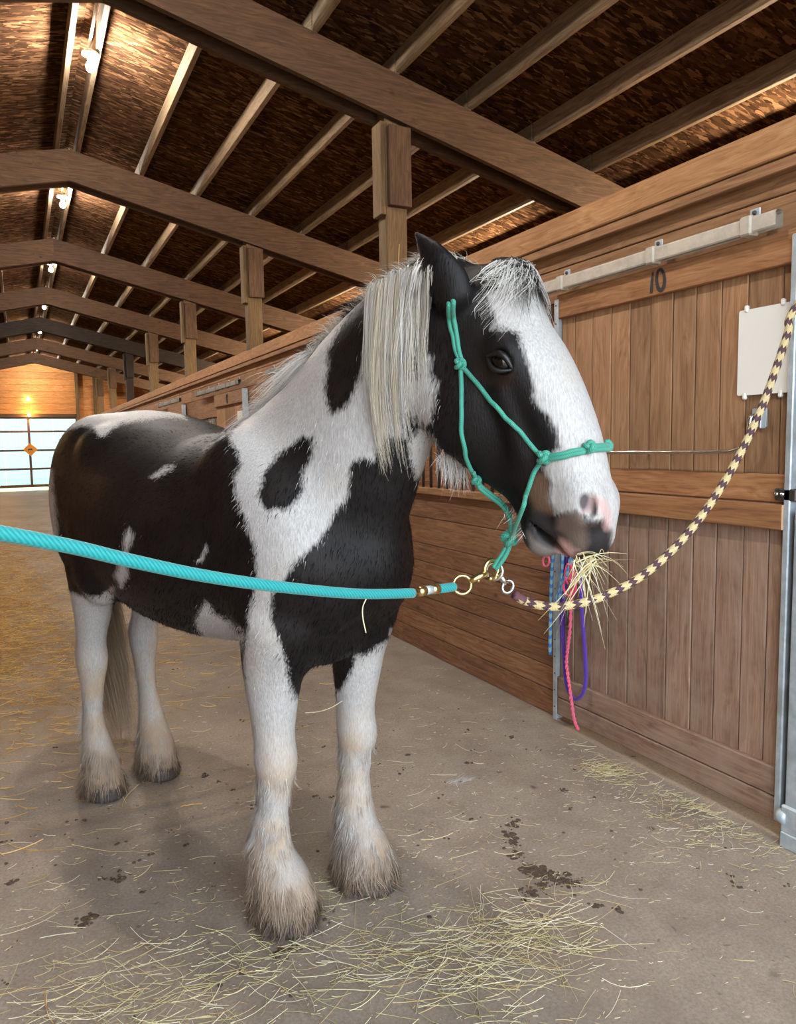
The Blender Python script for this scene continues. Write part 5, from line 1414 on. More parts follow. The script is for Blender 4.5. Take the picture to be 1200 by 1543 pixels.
# tail: grey brown, hanging between the hind legs
nn = 2600; k = 16
s = np.linspace(0, 1, k)[None, :, None]
a = NPR.random(nn) * 6.28; r = np.sqrt(NPR.random(nn)) * .038
R0 = np.array([-1.56, 0, 1.44]) + np.stack([np.cos(a) * r * .8, np.sin(a) * r, NPR.normal(size=nn) * .03], 1)
Lt = NPR.uniform(.85, 1.28, nn)
bow = np.array([-.12, 0, 0]) * np.sin(np.clip(s * 3.2, 0, 3.14)) + np.array([.10, .02, 0]) * s
Pt = R0[:, None] - np.array([0, 0, 1.0]) * s * Lt[:, None, None] + bow + np.stack([np.cos(a) * r, np.sin(a) * r, 0 * a], 1)[:, None] * (np.sin(s * 2.6) * 1.1)
Pt += NPR.normal(size=(nn, 1, 3)) * .010 * s + np.sin(s * 14 + NPR.random((nn, 1, 1)) * 6.28) * .002
ct = (lin(150, 128, 102)[None] * (1 - .5 * NPR.random((nn, 1))) + lin(70, 58, 48)[None] * .25)
o = strands('tail', None, Pt, NPR.uniform(.0018, .0032, nn), ct, MAT['longhair'], rough=.5)
# ------------------------------------------------------------------ rope and tack measurements (world)
FIADOR = [(0.985, 1.532, 1.424), (1.001, 1.544, 1.404), (1.008, 1.539, 1.384), (1.028, 1.527, 1.364), (1.050, 1.513, 1.344), (1.066, 1.503, 1.319), (1.070, 1.497, 1.292), (1.067, 1.496, 1.266)]
CHIN_ROPE = [(1.015, 1.369, 1.355), (1.021, 1.392, 1.329), (1.039, 1.435, 1.296), (1.069, 1.495, 1.262)]
KNOT_C = [(1.063, 1.493, 1.261)]
LEAD_LOOP = [(1.064, 1.497, 1.254), (1.052, 1.500, 1.230), (1.036, 1.506, 1.204), (1.026, 1.509, 1.188)]
LEAD_LOOP2 = [(1.066, 1.491, 1.251), (1.054, 1.492, 1.224), (1.038, 1.497, 1.199), (1.031, 1.506, 1.185)]
TEAL_ROPE = [(-0.029, 1.151, 1.385), (0.020, 1.170, 1.369), (0.072, 1.191, 1.351), (0.150, 1.220, 1.321), (0.260, 1.263, 1.282), (0.390, 1.313, 1.243), (0.544, 1.374, 1.203), (0.651, 1.416, 1.180), (0.777, 1.465, 1.160)]
TEAL_END = [(0.777, 1.465, 1.160), (0.796, 1.473, 1.159), (0.816, 1.481, 1.159), (0.839, 1.490, 1.157), (0.862, 1.500, 1.155), (0.891, 1.511, 1.152), (0.920, 1.523, 1.150)]
BRASS_RING = [(0.945, 1.524, 1.152)]
SNAP = [(0.963, 1.516, 1.160), (0.982, 1.507, 1.171), (1.006, 1.507, 1.179), (1.023, 1.510, 1.185)]
HALTER_RING = [(1.022, 1.511, 1.185)]
STEEL_SNAP = [(1.043, 1.510, 1.176), (1.050, 1.505, 1.160), (1.058, 1.500, 1.147), (1.064, 1.495, 1.133)]
STRIPED_ROPE = [(1.061, 1.497, 1.137), (1.077, 1.494, 1.119), (1.105, 1.490, 1.101), (1.146, 1.485, 1.086), (1.197, 1.480, 1.077), (1.253, 1.475, 1.077), (1.312, 1.470, 1.084), (1.376, 1.465, 1.099), (1.442, 1.461, 1.121), (1.509, 1.458, 1.153), (1.579, 1.455, 1.197), (1.652, 1.453, 1.254), (1.727, 1.452, 1.326), (1.805, 1.452, 1.415), (1.872, 1.453, 1.506), (1.934, 1.455, 1.603), (1.991, 1.459, 1.707), (2.039, 1.462, 1.806), (2.075, 1.465, 1.881)]
TACK_BLUE1 = [(2.415, 2.988, 0.977), (2.415, 3.014, 0.881), (2.415, 3.024, 0.724), (2.415, 3.029, 0.548), (2.415, 3.033, 0.384)]
TACK_BLUE2 = [(2.400, 2.918, 0.986), (2.400, 2.917, 0.879), (2.400, 2.927, 0.776), (2.400, 2.942, 0.740)]
TACK_BLUE3 = [(2.400, 2.828, 0.997), (2.400, 2.857, 0.904), (2.400, 2.896, 0.798), (2.400, 2.947, 0.694), (2.400, 2.968, 0.680), (2.400, 2.947, 0.728), (2.400, 2.896, 0.822), (2.400, 2.828, 0.941), (2.400, 2.799, 1.000)]
TACK_PURPLE = [(2.420, 2.891, 0.988), (2.420, 2.905, 0.845), (2.420, 2.930, 0.705), (2.420, 2.934, 0.533), (2.420, 2.922, 0.363), (2.420, 2.901, 0.248), (2.420, 2.845, 0.203), (2.420, 2.786, 0.244), (2.420, 2.762, 0.338), (2.420, 2.774, 0.502), (2.420, 2.795, 0.664), (2.420, 2.801, 0.828), (2.420, 2.793, 0.999)]
TACK_PURPLE2 = [(2.425, 2.928, 0.983), (2.425, 2.947, 0.770), (2.425, 2.956, 0.597), (2.425, 2.945, 0.461)]
TACK_PINK = [(2.405, 2.854, 0.987), (2.405, 2.857, 0.854), (2.405, 2.856, 0.687), (2.405, 2.865, 0.550), (2.405, 2.879, 0.462), (2.405, 2.889, 0.374), (2.405, 2.868, 0.277), (2.405, 2.847, 0.180), (2.405, 2.826, 0.101), (2.405, 2.796, 0.060)]
TACK_PINKLOOP = [(2.395, 2.870, 0.786), (2.395, 2.890, 0.833), (2.395, 2.871, 0.886), (2.395, 2.831, 0.865), (2.395, 2.811, 0.812), (2.395, 2.820, 0.761), (2.395, 2.849, 0.729), (2.395, 2.890, 0.739), (2.395, 2.900, 0.781), (2.395, 2.860, 0.814), (2.395, 2.810, 0.783), (2.395, 2.830, 0.726)]
TACK_PINKKNOT = [(2.400, 3.077, 0.874), (2.400, 3.055, 0.901), (2.400, 3.022, 0.892), (2.400, 3.033, 0.856), (2.400, 3.066, 0.851), (2.400, 3.071, 0.885), (2.400, 3.033, 0.908), (2.400, 3.017, 0.872)]
TACK_BLACKSNAP = [(2.400, 2.875, 0.667), (2.400, 2.880, 0.616), (2.400, 2.879, 0.575)]
TACK_HOOK = [(2.440, 2.915, 1.004)]
MOUTH = [(1.114, 1.307, 1.240), (1.112, 1.278, 1.240), (1.125, 1.261, 1.245)]
HAY_TIPS = [(1.169, 1.205, 1.250), (1.161, 1.206, 1.221), (1.152, 1.207, 1.185), (1.124, 1.217, 1.149), (1.110, 1.221, 1.114), (1.094, 1.228, 1.107), (1.084, 1.235, 1.121), (1.141, 1.204, 1.106), (1.115, 1.211, 1.044), (1.041, 1.260, 1.151), (1.021, 1.262, 1.072), (0.998, 1.274, 1.080), (1.172, 1.198, 1.199), (1.076, 1.236, 1.093)]
WIRE = [(2.438, 4.930, 2.640), (2.519, 4.930, 2.647)]
STEM1 = [(0.626, 1.388, 1.177), (0.619, 1.390, 1.160), (0.618, 1.388, 1.137), (0.622, 1.383, 1.107)]
STEM2 = [(0.744, 2.126, 0.672), (0.781, 2.107, 0.675), (0.818, 2.090, 0.687), (0.849, 2.076, 0.707)]
DIRT_MAIN = [(1.650, 2.304, 0.000), (1.589, 2.236, 0.000), (1.571, 2.181, 0.000), (1.529, 2.102, 0.000), (1.514, 2.023, 0.000), (1.535, 1.994, 0.000), (1.540, 1.945, 0.000), (1.570, 1.929, 0.000), (1.580, 1.889, 0.000), (1.427, 1.907, 0.000), (1.499, 1.911, 0.000), (1.609, 1.873, 0.000)]
DIRT_SPOTS = [(0.218, 2.649, 0.000), (0.103, 2.453, 0.000), (1.791, 2.853, 0.000), (2.150, 3.012, 0.000), (1.590, 3.066, 0.000), (1.997, 2.420, 0.000), (0.678, 3.326, 0.000), (0.599, 2.006, -0.000), (0.641, 2.009, 0.000), (1.581, 1.743, 0.000), (1.620, 1.695, 0.000), (-0.112, 2.806, 0.000), (0.715, 3.229, 0.000), (0.753, 3.120, 0.000), (-0.124, 3.276, 0.000), (1.663, 2.705, 0.000), (0.289, 2.524, 0.000), (2.515, 2.534, 0.000)]
TUFT = [(1.655, 2.709, 0.000)]
# ------------------------------------------------------------------ ropes and tack
def rope_obj(name, pts, r, mat, parent=None, n=12, closed=False, per=10):
    P = spline(pts, per, closed)
    V, F = tube_geo(P, r, n, closed)
    o = mesh_obj(name, V, F, mat, parent, smooth=True)
    acc = [0.0]
    for a, b in zip(P, P[1:]): acc.append(acc[-1] + (b - a).length)
    fattr(o.data, 'ru', np.repeat(acc, n)[:len(V)])
    ang_ = np.tile(np.arange(n) / n, len(P)); ang_ = np.abs(ang_ * 2 - 1)     # mirrored, so no seam
    fattr(o.data, 'ra', ang_[:len(V)])
    return o
def rope_mat(name, col, col2, pitch=140, rough=.6, strength=.6):
    t = NT(name); u = t.attr('ru'); a = t.attr('ra')
    w1 = t.math('SINE', t.math('ADD', t.math('MULTIPLY', u, pitch * 6.28), t.math('MULTIPLY', a, 25.13)))
    nz = t.noise(t.coord('Object'), 300, 3, .6)
    f = t.math('ADD', t.math('MULTIPLY', w1, .35), t.math('ADD', t.math('MULTIPLY', nz, .3), .35))
    t.color(t.mix(t.ramp(f, [(.15, 0.0), (.75, 1.0)]), col2, col)); t.set(Roughness=rough)
    t.b.inputs['Sheen Weight'].default_value = .2
    t.bump(f, strength, .003); return t.m
MAT['teal'] = rope_mat('teal_braided_rope', S(12, 150, 150), S(8, 122, 124), 110, .6, .4)
MAT['halter'] = rope_mat('sea_green_cord', S(58, 156, 132), S(32, 112, 96), 220, .6, .3)
MAT['purple'] = rope_mat('purple_braid', S(88, 44, 168), S(56, 22, 118), 130)
MAT['pink'] = rope_mat('pink_twine', S(246, 110, 140), S(206, 62, 100), 90)
def striped_mat(name, a_col, b_col, period, duty, teeth, amp):
    t = NT(name); u = t.attr('ru'); a = t.attr('ra')
    zig = t.math('PINGPONG', t.math('MULTIPLY', a, teeth), .5)
    x = t.math('FRACT', t.math('ADD', t.math('DIVIDE', u, period), t.math('MULTIPLY', zig, amp)))
    sel = t.math('LESS_THAN', x, duty)
    nz = t.noise(t.coord('Object'), 260, 3, .6)
    w1 = t.math('SINE', t.math('ADD', t.math('MULTIPLY', u, 900.0), t.math('MULTIPLY', a, 25.13)))
    c = t.mix(sel, b_col, a_col)
    c = t.mix(t.math('MULTIPLY', nz, .35), c, S(90, 70, 60))
    t.color(c); t.set(Roughness=.7); t.bump(t.math('ADD', t.math('MULTIPLY', w1, .4), nz), .5, .003); return t.m
MAT['stripe'] = striped_mat('cream_and_maroon_braid', S(70, 42, 54), S(206, 188, 138), .046, .44, 3.0, .5)
MAT['bluestripe'] = striped_mat('blue_and_white_braid', S(40, 120, 196), S(128, 172, 184), .045, .42, 1.0, .5)

# ---- rope halter
ht = empty('rope_halter', (1.0, 1.5, 1.6)); tag(ht, 'sea green knotted rope halter on the horse head', 'halter')
hinv = Matrix.Translation((-1.0, -1.5, -1.6))
def on_coat(pts, lift):
    out = []
    for p in np.array(pts):
        j = ((HV - p) ** 2).sum(1).argmin(); out.append(HV[j] * .35 + p * .65 + HNV[j] * lift)
    return np.array(out)
def toW(P): return [Vector(q) - Vector((1.0, 1.5, 1.6)) for q in h2w(np.array(P))]
def mirH(P): P = np.array(P); return P - 2 * (((P - HP) @ HR)[:, None]) * HR
hr = .0056
for nm, keys in (('crown_strap', ('crown', 'crown2')),):
    for kx in keys:
        p = on_coat(HALTER[kx], .006)
        top = np.array([hd(.03, -.175, 0) + HU * -.03, ])
        over = np.array([hd(.035, -.150, -.072), hd(-.004, -.165, -.045), hd(-.016, -.168, .0), hd(-.004, -.165, .045), hd(.035, -.150, .072)])
        e0 = (p[0] - p[2]) / np.linalg.norm(p[0] - p[2]); up1 = p[0] + e0 * .022 + HR * .006
        full = np.concatenate([p[::-1], [up1], over, mirH(np.array([up1])), mirH(p)])
        rope_obj(nm, toW(full), hr, MAT['halter'], ht, 8, per=4)
p = on_coat(HALTER['cheek'], .006)
for q in (p, mirH(p)): rope_obj('cheek_strap', toW(q), hr, MAT['halter'], ht, 8, per=4)
p = on_coat(HALTER['throat'], .006)
for q in (p, mirH(p)): rope_obj('throat_latch', toW(q), hr, MAT['halter'], ht, 8, per=4)
for a_, b_ in (('nose', 'noseover'), ('nose2', 'noseover2')):
    p = np.concatenate([on_coat(HALTER[a_], .006), on_coat(HALTER[b_], .006)])
    rr = (p - HP) @ HR
    p = p[rr < .012]
    rope_obj('noseband', toW(np.concatenate([p, mirH(p)[::-1]])), hr, MAT['halter'], ht, 8, per=4)
Vh = lambda L_: [Vector(q) - Vector((1.0, 1.5, 1.6)) for q in L_]
cp = on_coat(HALTER['chin'], .006)
pch = toW(cp)[:-1] + Vh(CHIN_ROPE)
rope_obj('chin_rope', pch, hr, MAT['halter'], ht, 8, per=4)
mm = mirH(cp); rope_obj('chin_rope', toW(mm)[:-1] + Vh(CHIN_ROPE)[-1:], hr, MAT['halter'], ht, 8, per=6)
f0 = Vh(FIADOR)
rope_obj('throat_line', f0, hr, MAT['halter'], ht, 8, per=5)
rope_obj('throat_line', [v + Vector((.004, .004, .007)) for v in f0[1:]], hr, MAT['halter'], ht, 8, per=5)
rope_obj('lead_loop', Vh(LEAD_LOOP), hr, MAT['halter'], ht, 8, per=5)
rope_obj('lead_loop', Vh(LEAD_LOOP2), hr, MAT['halter'], ht, 8, per=5)
def knot(c, ax, size, parent, mat, seed):
    """an overhand-style knot: cord wound in a trefoil about its axis"""
    ax = Vector(ax).normalized(); e1 = ax.orthogonal().normalized(); e2 = ax.cross(e1)
    pts = []
    for k in range(36):
        a = 2 * math.pi * k / 36
        rr = size * (.62 + .38 * math.cos(3 * a + seed)); hh = size * .75 * math.sin(3 * a + seed)
        pts.append(Vector(c) + e1 * rr * math.cos(2 * a) + e2 * rr * math.sin(2 * a) + ax * hh)
    V, F = tube_geo(pts, size * .52, 8, True)
    o = mesh_obj('knot', V, F, mat, parent, smooth=True)
    fattr(o.data, 'ru', np.repeat(np.arange(36) * .004, 8)); fattr(o.data, 'ra', np.tile(np.abs(np.arange(8) / 4 - 1), 36))
    return o
kn = [(HALTER['crown'][-1], .011), (HALTER['nose'][0], .0125), (HALTER['nose'][-1], .0115)]
for (c, sz) in kn:
    cc = on_coat([c], .010)
    for q in (cc, mirH(cc)): knot(toW(q)[0], (.5, .6, -.6), sz, ht, MAT['halter'], RNG.random() * 6)
knot(Vh(KNOT_C)[0], (.2, .1, -1), .016, ht, MAT['halter'], .7)
knot(f0[1], (.3, .2, -1), .010, ht, MAT['halter'], 1.9)

# ---- teal cross tie with its brass snap
tr = empty('teal_lead_rope', TEAL_ROPE[0]); tag(tr, 'bright teal cross tie rope stretched across the horse from the left', 'rope')
o0 = Vector(TEAL_ROPE[0])
ext = [Vector((-1.27, .66, 1.80)), Vector((-.8, .85, 1.63)), Vector((-.35, 1.025, 1.486))]
rope_obj('rope', [v - o0 for v in ext] + [Vector(v) - o0 for v in TEAL_ROPE], .0112, MAT['teal'], tr, 14)
te = [Vector(v) - o0 for v in TEAL_END]
rope_obj('clamp', te[1:3], .0118, MAT['brass'], tr, 14, per=2)
rope_obj('sleeve', te[2:4], .0105, MAT['galv'], tr, 14, per=2)
rope_obj('clamp', te[3:5], .0118, MAT['brass'], tr, 14, per=2)
rope_obj('rope_end', te[4:], .0112, MAT['teal'], tr, 14, per=4)
def ring(name, c, nrm, R_, r_, mat, parent, sx=1.0):
    nrm = Vector(nrm).normalized(); e1 = nrm.orthogonal().normalized(); e2 = nrm.cross(e1)
    pts = [Vector(c) + e1 * R_ * math.cos(a) + e2 * R_ * math.sin(a) * sx for a in [2 * math.pi * k / 28 for k in range(28)]]
    V, F = tube_geo(pts, r_, 8, True); return mesh_obj(name, V, F, mat, parent, smooth=True)
toward = Vector((-.5, -.86, .0))
ring('swivel_ring', Vector(BRASS_RING[0]) - o0, toward + Vector((.25, 0, .1)), .0225, .0038, MAT['brass'], tr)
sn = [Vector(v) - o0 for v in SNAP]
V, F = tube_geo([sn[0], sn[0].lerp(sn[1], .5), sn[1], sn[2]], [.0065, .0082, .0086, .0075], 10); mesh_obj('snap_body', V, F, MAT['brass'], tr, smooth=True)
V, F = tube_geo([sn[1] + Vector((0, 0, -.004)), sn[1] + Vector((-.004, -.004, -.012))], .003, 8); mesh_obj('snap_thumb', V, F, MAT['brass'], tr, smooth=True)
hk = Vector(HALTER_RING[0]) - o0
e1 = (sn[3] - sn[2]).normalized(); e2 = Vector((0, 0, 1)) - e1 * e1.z; e2.normalize()
pts = [hk + e1 * .0235 * math.cos(a) + e2 * .0235 * math.sin(a) for a in [math.pi * (1.12 - 1.85 * k / 20) for k in range(21)]]
V, F = tube_geo(pts, .0058, 9); mesh_obj('snap_hook', V, F, MAT['brass'], tr, smooth=True)
tie = empty('tie_ring', (-1.28, .66, 1.80)); tag(tie, 'steel tie ring on the left wall holding the teal rope', 'ring')
ring('ring', (.012, 0, 0), (0, 1, 0), .02, .004, MAT['dark_metal'], tie)
box('ring_plate', (-.004, -.03, -.03), (.0, .03, .03), MAT['dark_metal'], tie, .002)

# ---- cream and maroon cross tie
sr = empty('striped_lead_rope', STRIPED_ROPE[0]); tag(sr, 'cream and maroon braided cross tie sagging from the halter to upper right', 'rope')
o1 = Vector(STRIPED_ROPE[0])
spts = [Vector(v) - o1 for v in STRIPED_ROPE[1:]]
e_ = Vector(STRIPED_ROPE[-1]); wallp = Vector((2.455, 1.30, e_.z + .62))
spts += [e_.lerp(wallp, .5) - o1 + Vector((0, 0, -.02)), wallp - o1]
rope_obj('rope', spts, .0112, MAT['stripe'], sr, 14, per=8)
fray = plain('frayed_maroon_fibre', S(96, 62, 70), .9)
rope_obj('whipping', spts[0:2], .0116, fray, sr, 12, per=6)
nn = 160; rp = np.array([tuple(spts[0].lerp(spts[2], RNG.random() * .9)) for _ in range(nn)])
dv = NPR.normal(size=(nn, 3)); dv /= np.linalg.norm(dv, axis=1, keepdims=True)
pf = rp[:, None] + dv[:, None] * (.011 + np.linspace(0, 1, 3)[None, :, None] * .009)
fo = strands('frayed_ends', None, pf, .0012, np.tile(lin(120, 84, 84), (nn, 1)), MAT['hair'], parent=sr)
ss_ = [Vector(v) - o1 for v in STEEL_SNAP]
ring('snap_eye', Vector(HALTER_RING[0]) - o1 + Vector((.012, .006, -.006)), toward + Vector((-.5, 0, .2)), .021, .0050, MAT['chrome'], sr)
V, F = tube_geo([ss_[0], ss_[1], ss_[2]], [.006, .008, .0075], 10); mesh_obj('snap_body', V, F, MAT['chrome'], sr, smooth=True)
ring('snap_ring', ss_[2].lerp(ss_[3], .5), toward + Vector((.3, 0, .3)), .017, .0045, MAT['chrome'], sr, .75)
tie2 = empty('tie_ring', tuple(wallp + Vector((.02, 0, 0)))); tag(tie2, 'steel tie ring on the right wall holding the striped rope', 'ring')
ring('ring', (-.012, 0, 0), (0, 1, 0), .02, .004, MAT['dark_metal'], tie2)
box('ring_plate', (.012, -.03, -.03), (.018, .03, .03), MAT['dark_metal'], tie2, .002)

# ---- tack hanging on the wall beside the door
hk_ = empty('wall_hook', TACK_HOOK[0]); tag(hk_, 'steel tack hook on the door edge behind the horse muzzle', 'hook')
tube('hook_arm', [(.03, 0, .03), (-.02, 0, .03), (-.04, 0, .015), (-.045, 0, .03)], .005, MAT['dark_metal'], hk_)
tube('hook_bar', [(-.02, -.05, .03), (-.02, .05, .03)], .005, MAT['dark_metal'], hk_)
def hang(name, label, parts, cat='rope'):
    o_ = Vector(parts[0][1][0]); e = empty(name, o_); tag(e, label, cat)
    for nm, pts, r, mt in parts:
        rope_obj(nm, [Vector(p) - o_ for p in pts], r, mt, e, 10, per=8)
    return e
hang('blue_lead_rope', 'thin blue and white striped rope hanging straight down left of the door strip', [('rope', TACK_BLUE1, .0095, MAT['bluestripe'])])
hang('blue_halter', 'blue and white striped rope halter folded on the hook under the muzzle', [('rope', TACK_BLUE2, .0085, MAT['bluestripe']), ('rope', TACK_BLUE3, .0085, MAT['bluestripe'])], 'halter')
pu = hang('purple_lead_rope', 'purple lead rope hanging in a long loop against the door', [('rope', TACK_PURPLE, .0105, MAT['purple']), ('rope_tail', TACK_PURPLE2, .0098, MAT['purple'])])
def twist(pts, r, turns, per=30):
    P = spline(pts, per); out = [[], []]
    for i, p in enumerate(P):
        t = (P[min(i + 1, len(P) - 1)] - P[max(i - 1, 0)]).normalized(); e1 = Vector((1, 0, 0)); e1 = (e1 - t * e1.dot(t)).normalized(); e2 = t.cross(e1)
        a = turns * 2 * math.pi * i / len(P)
        for k in (0, 1): out[k].append(p + (e1 * math.cos(a + k * math.pi) + e2 * math.sin(a + k * math.pi)) * r)
    return out
o_ = Vector(TACK_PINK[0]); pk = empty('pink_twine', o_); tag(pk, 'long twisted pink twine hanging over the purple rope', 'twine')
for tw in twist([Vector(p) - o_ for p in TACK_PINK], .0042, 15, 14):
    V, F = tube_geo(tw, .0052, 7); q = mesh_obj('twine_strand', V, F, MAT['pink'], pk, smooth=True)
    fattr(q.data, 'ru', np.repeat(np.arange(len(tw)) * .004, 7)); fattr(q.data, 'ra', np.tile(np.abs(np.arange(7) / 3.5 - 1), len(tw)))
MAT['hotpink'] = rope_mat('bright_pink_cord', S(250, 70, 120), S(206, 40, 90), 160)
hang('pink_halter', 'bundled bright pink cord halter hanging under the horse muzzle', [('cord', TACK_PINKLOOP, .0055, MAT['hotpink'])], 'halter')
hang('pink_bow', 'small pink cord knot hanging left of the striped ropes', [('cord', TACK_PINKKNOT, .005, MAT['pink'])], 'cord')
o_ = Vector(TACK_BLACKSNAP[0]); bs = empty('bolt_snap', o_); tag(bs, 'small dark metal bolt snap hanging beside the pink twine', 'snap')
tube('snap_body', [Vector(p) - o_ for p in TACK_BLACKSNAP], .006, MAT['dark_metal'], bs)
ring('snap_hook', Vector(TACK_BLACKSNAP[2]) - o_ + Vector((0, 0, -.008)), (1, .4, 0), .011, .003, MAT['dark_metal'], bs)

# ---- twist of wire and a yellow tag on the nearest post
wt = empty('wire_tangle', WIRE[0]); tag(wt, 'coil of bright wire caught on the nearest post above the mane', 'wire')
for k in range(3):
    rope_obj('wire_loop', [Vector((.05 * math.cos(a) * (.6 + .2 * k), -.02 - .01 * k, .03 * math.sin(a) + .01 * k)) for a in [2 * math.pi * j / 10 + k for j in range(10)]], .004, MAT['chrome'], wt, 6, True, 4)
tube('wire_end', [(-.02, -.02, 0), (-.05, -.03, -.07), (-.055, -.03, -.12)], .004, MAT['chrome'], wt)
yt = empty('yellow_tag', WIRE[1]); tag(yt, 'yellow plastic tag on a cord against the nearest post', 'tag')
box('tag_body', (-.014, -.03, -.05), (.014, -.02, .03), plain('yellow_plastic', S(226, 200, 40), .5), yt, .006)
tube('tag_cord', [(0, -.022, .02), (.01, -.015, .14), (.02, -.012, .28)], .004, plain('tan_cord', S(170, 136, 92), .8), yt)

# ------------------------------------------------------------------ hay and dirt
def hay_mat(name):
    t = NT(name); a = t.n('ShaderNodeAttribute'); a.attribute_name = 'hair'; t.color(a.outputs['Color']); t.set(Roughness=.6); t.b.inputs['Specular IOR Level'].default_value = .3; return t.m
MAT['hay'] = hay_mat('dry_hay')
def hay(name, label, centres, n, Lr, wr, palette, parent=None, z0=.004, pile=.03, rot=None, k=6):
    """centres: (x, y, sx, sy, weight) gaussian heaps; three-sided stems lying on the ground"""
    W = np.array([c[4] for c in centres]); ci = NPR.choice(len(centres), n, p=W / W.sum()); Cc = np.array([c[:4] for c in centres])[ci]
    g = NPR.normal(size=(n, 2)); xy = Cc[:, :2] + g * Cc[:, 2:4]
    a = np.where(NPR.random(n) < .35, NPR.random(n) * 2 * np.pi, -.35 + NPR.normal(size=n) * .45) if rot is None else rot[0] + NPR.normal(size=n) * rot[1]
    L = NPR.uniform(*Lr, n) * NPR.uniform(.5, 1, n); w = NPR.uniform(*wr, n)
    s = np.linspace(-.5, .5, k)[None]
    bend = NPR.normal(size=(n, 1)) * .35
    dx = np.cos(a)[:, None] * s * L[:, None] - np.sin(a)[:, None] * bend * L[:, None] * (s ** 2)
    dy = np.sin(a)[:, None] * s * L[:, None] + np.cos(a)[:, None] * bend * L[:, None] * (s ** 2)
    xy[:, 0] = np.clip(xy[:, 0], -1.12, 2.38)
    h = z0 + pile * np.exp(-(g ** 2).sum(1) * .7) * NPR.random(n) + w * .5
    zz = h[:, None] + NPR.normal(size=(n, 1)) * .10 * s * L[:, None] + np.abs(NPR.normal(size=(n, 1))) * .05 * L[:, None] * (s * 2) ** 2
    P = np.stack([np.clip(xy[:, :1] + dx, -1.25, 2.445), xy[:, 1:] + dy, np.maximum(zz, w[:, None] * .6)], 2)
    T = np.gradient(P, axis=1); T /= np.linalg.norm(T, axis=2, keepdims=True)
    A = np.cross(T, np.array([0, 0, 1.0])); A /= np.linalg.norm(A, axis=2, keepdims=True) + 1e-9; B = np.cross(A, T)
    ring_ = [P + (A * math.cos(q) + B * math.sin(q)) * (w[:, None, None] / 2) for q in (math.pi / 2, math.pi * 7 / 6, math.pi * 11 / 6)]
    V = np.stack(ring_, 2).reshape(-1, 3)
    base = (np.arange(n) * 3 * k)[:, None, None] + (np.arange(k - 1) * 3)[None, :, None]
    j = np.arange(3)[None, None]; j2 = (j + 1) % 3
    Fq = np.stack([base + j, base + j2, base + 3 + j2, base + 3 + j], -1).reshape(-1, 4)
    o = np_mesh(name, V, Fq, MAT['hay'], parent)
    pal = np.array([lin(*p) for p in palette]); cc = pal[NPR.integers(0, len(pal), n)] * NPR.uniform(.85, 1.2, (n, 1))
    col = np.ones((n, 3 * k, 4), np.float32); col[..., :3] = cc[:, None]
    o.data.color_attributes.new('hair', 'FLOAT_COLOR', 'POINT').data.foreach_set('color', col.reshape(-1))
    tag(o, label, 'hay', kind='stuff'); return o
STRAW = [(206, 196, 158), (194, 182, 138), (182, 168, 118), (212, 206, 180), (166, 160, 114), (184, 160, 114)]
hay('loose_hay', 'heap of pale loose hay on the floor in front of the horse', [(1.20, 1.66, .15, .12, 3), (1.02, 1.70, .20, .13, 2.2), (1.36, 1.75, .14, .09, 1.5), (1.02, 1.86, .16, .08, .8)], 360, (.06, .26), (.0011, .0023), STRAW, pile=.02)
hay('loose_hay', 'drift of hay along the foot of the door numbered 10', [(2.28, 2.46, .05, .07, 1.6), (2.34, 1.94, .10, .16, 1.4), (2.16, 1.90, .14, .14, .5), (2.42, 2.2, .02, .3, .5)], 330, (.04, .14), (.0011, .0023), STRAW, pile=.02)
hay('loose_hay', 'scattered hay on the floor at the lower left corner', [(.12, 2.05, .22, .14, 2.0), (.32, 1.92, .22, .12, 1.4), (.55, 1.90, .28, .12, 1.2), (.86, 2.24, .05, .05, .25), (.02, 2.5, .2, .25, .5)], 420, (.05, .24), (.0011, .0024), STRAW, pile=.012)
hay('loose_hay', 'golden hay covering the floor along the left side of the aisle', [(-.25, 6.2, .40, 1.2, 2), (-.35, 8.2, .45, 1.6, 2), (-.4, 11.5, .5, 2.4, 1.6), (.8, 5.4, .5, .7, .25)], 9000, (.04, .20), (.0018, .0042), [(200, 160, 88), (182, 138, 70), (214, 182, 116), (164, 122, 62)], pile=.03)
hay('loose_hay', 'sparse stray hay stems scattered over the open floor', [(1.3, 2.3, .6, .6, 1.5), (.6, 2.3, .6, .5, 1.0), (1.6, 3.0, .5, .9, 1.0), (.4, 3.6, .6, .8, .8), (1.2, 5, .6, 1.5, .6)], 260, (.03, .16), (.0012, .0024), STRAW, pile=.0)
hay('hay_chaff', 'fine hay chaff dusted over the floor', [(1.1, 1.9, .5, .4, 3), (.3, 2.2, .45, .4, 2), (2.2, 2.1, .15, .35, 1.5), (1.3, 3.2, .7, 1.0, 1.5), (-.1, 5, .5, 1.8, 1)], 2600, (.006, .03), (.0010, .0024), STRAW, pile=.0, k=3)
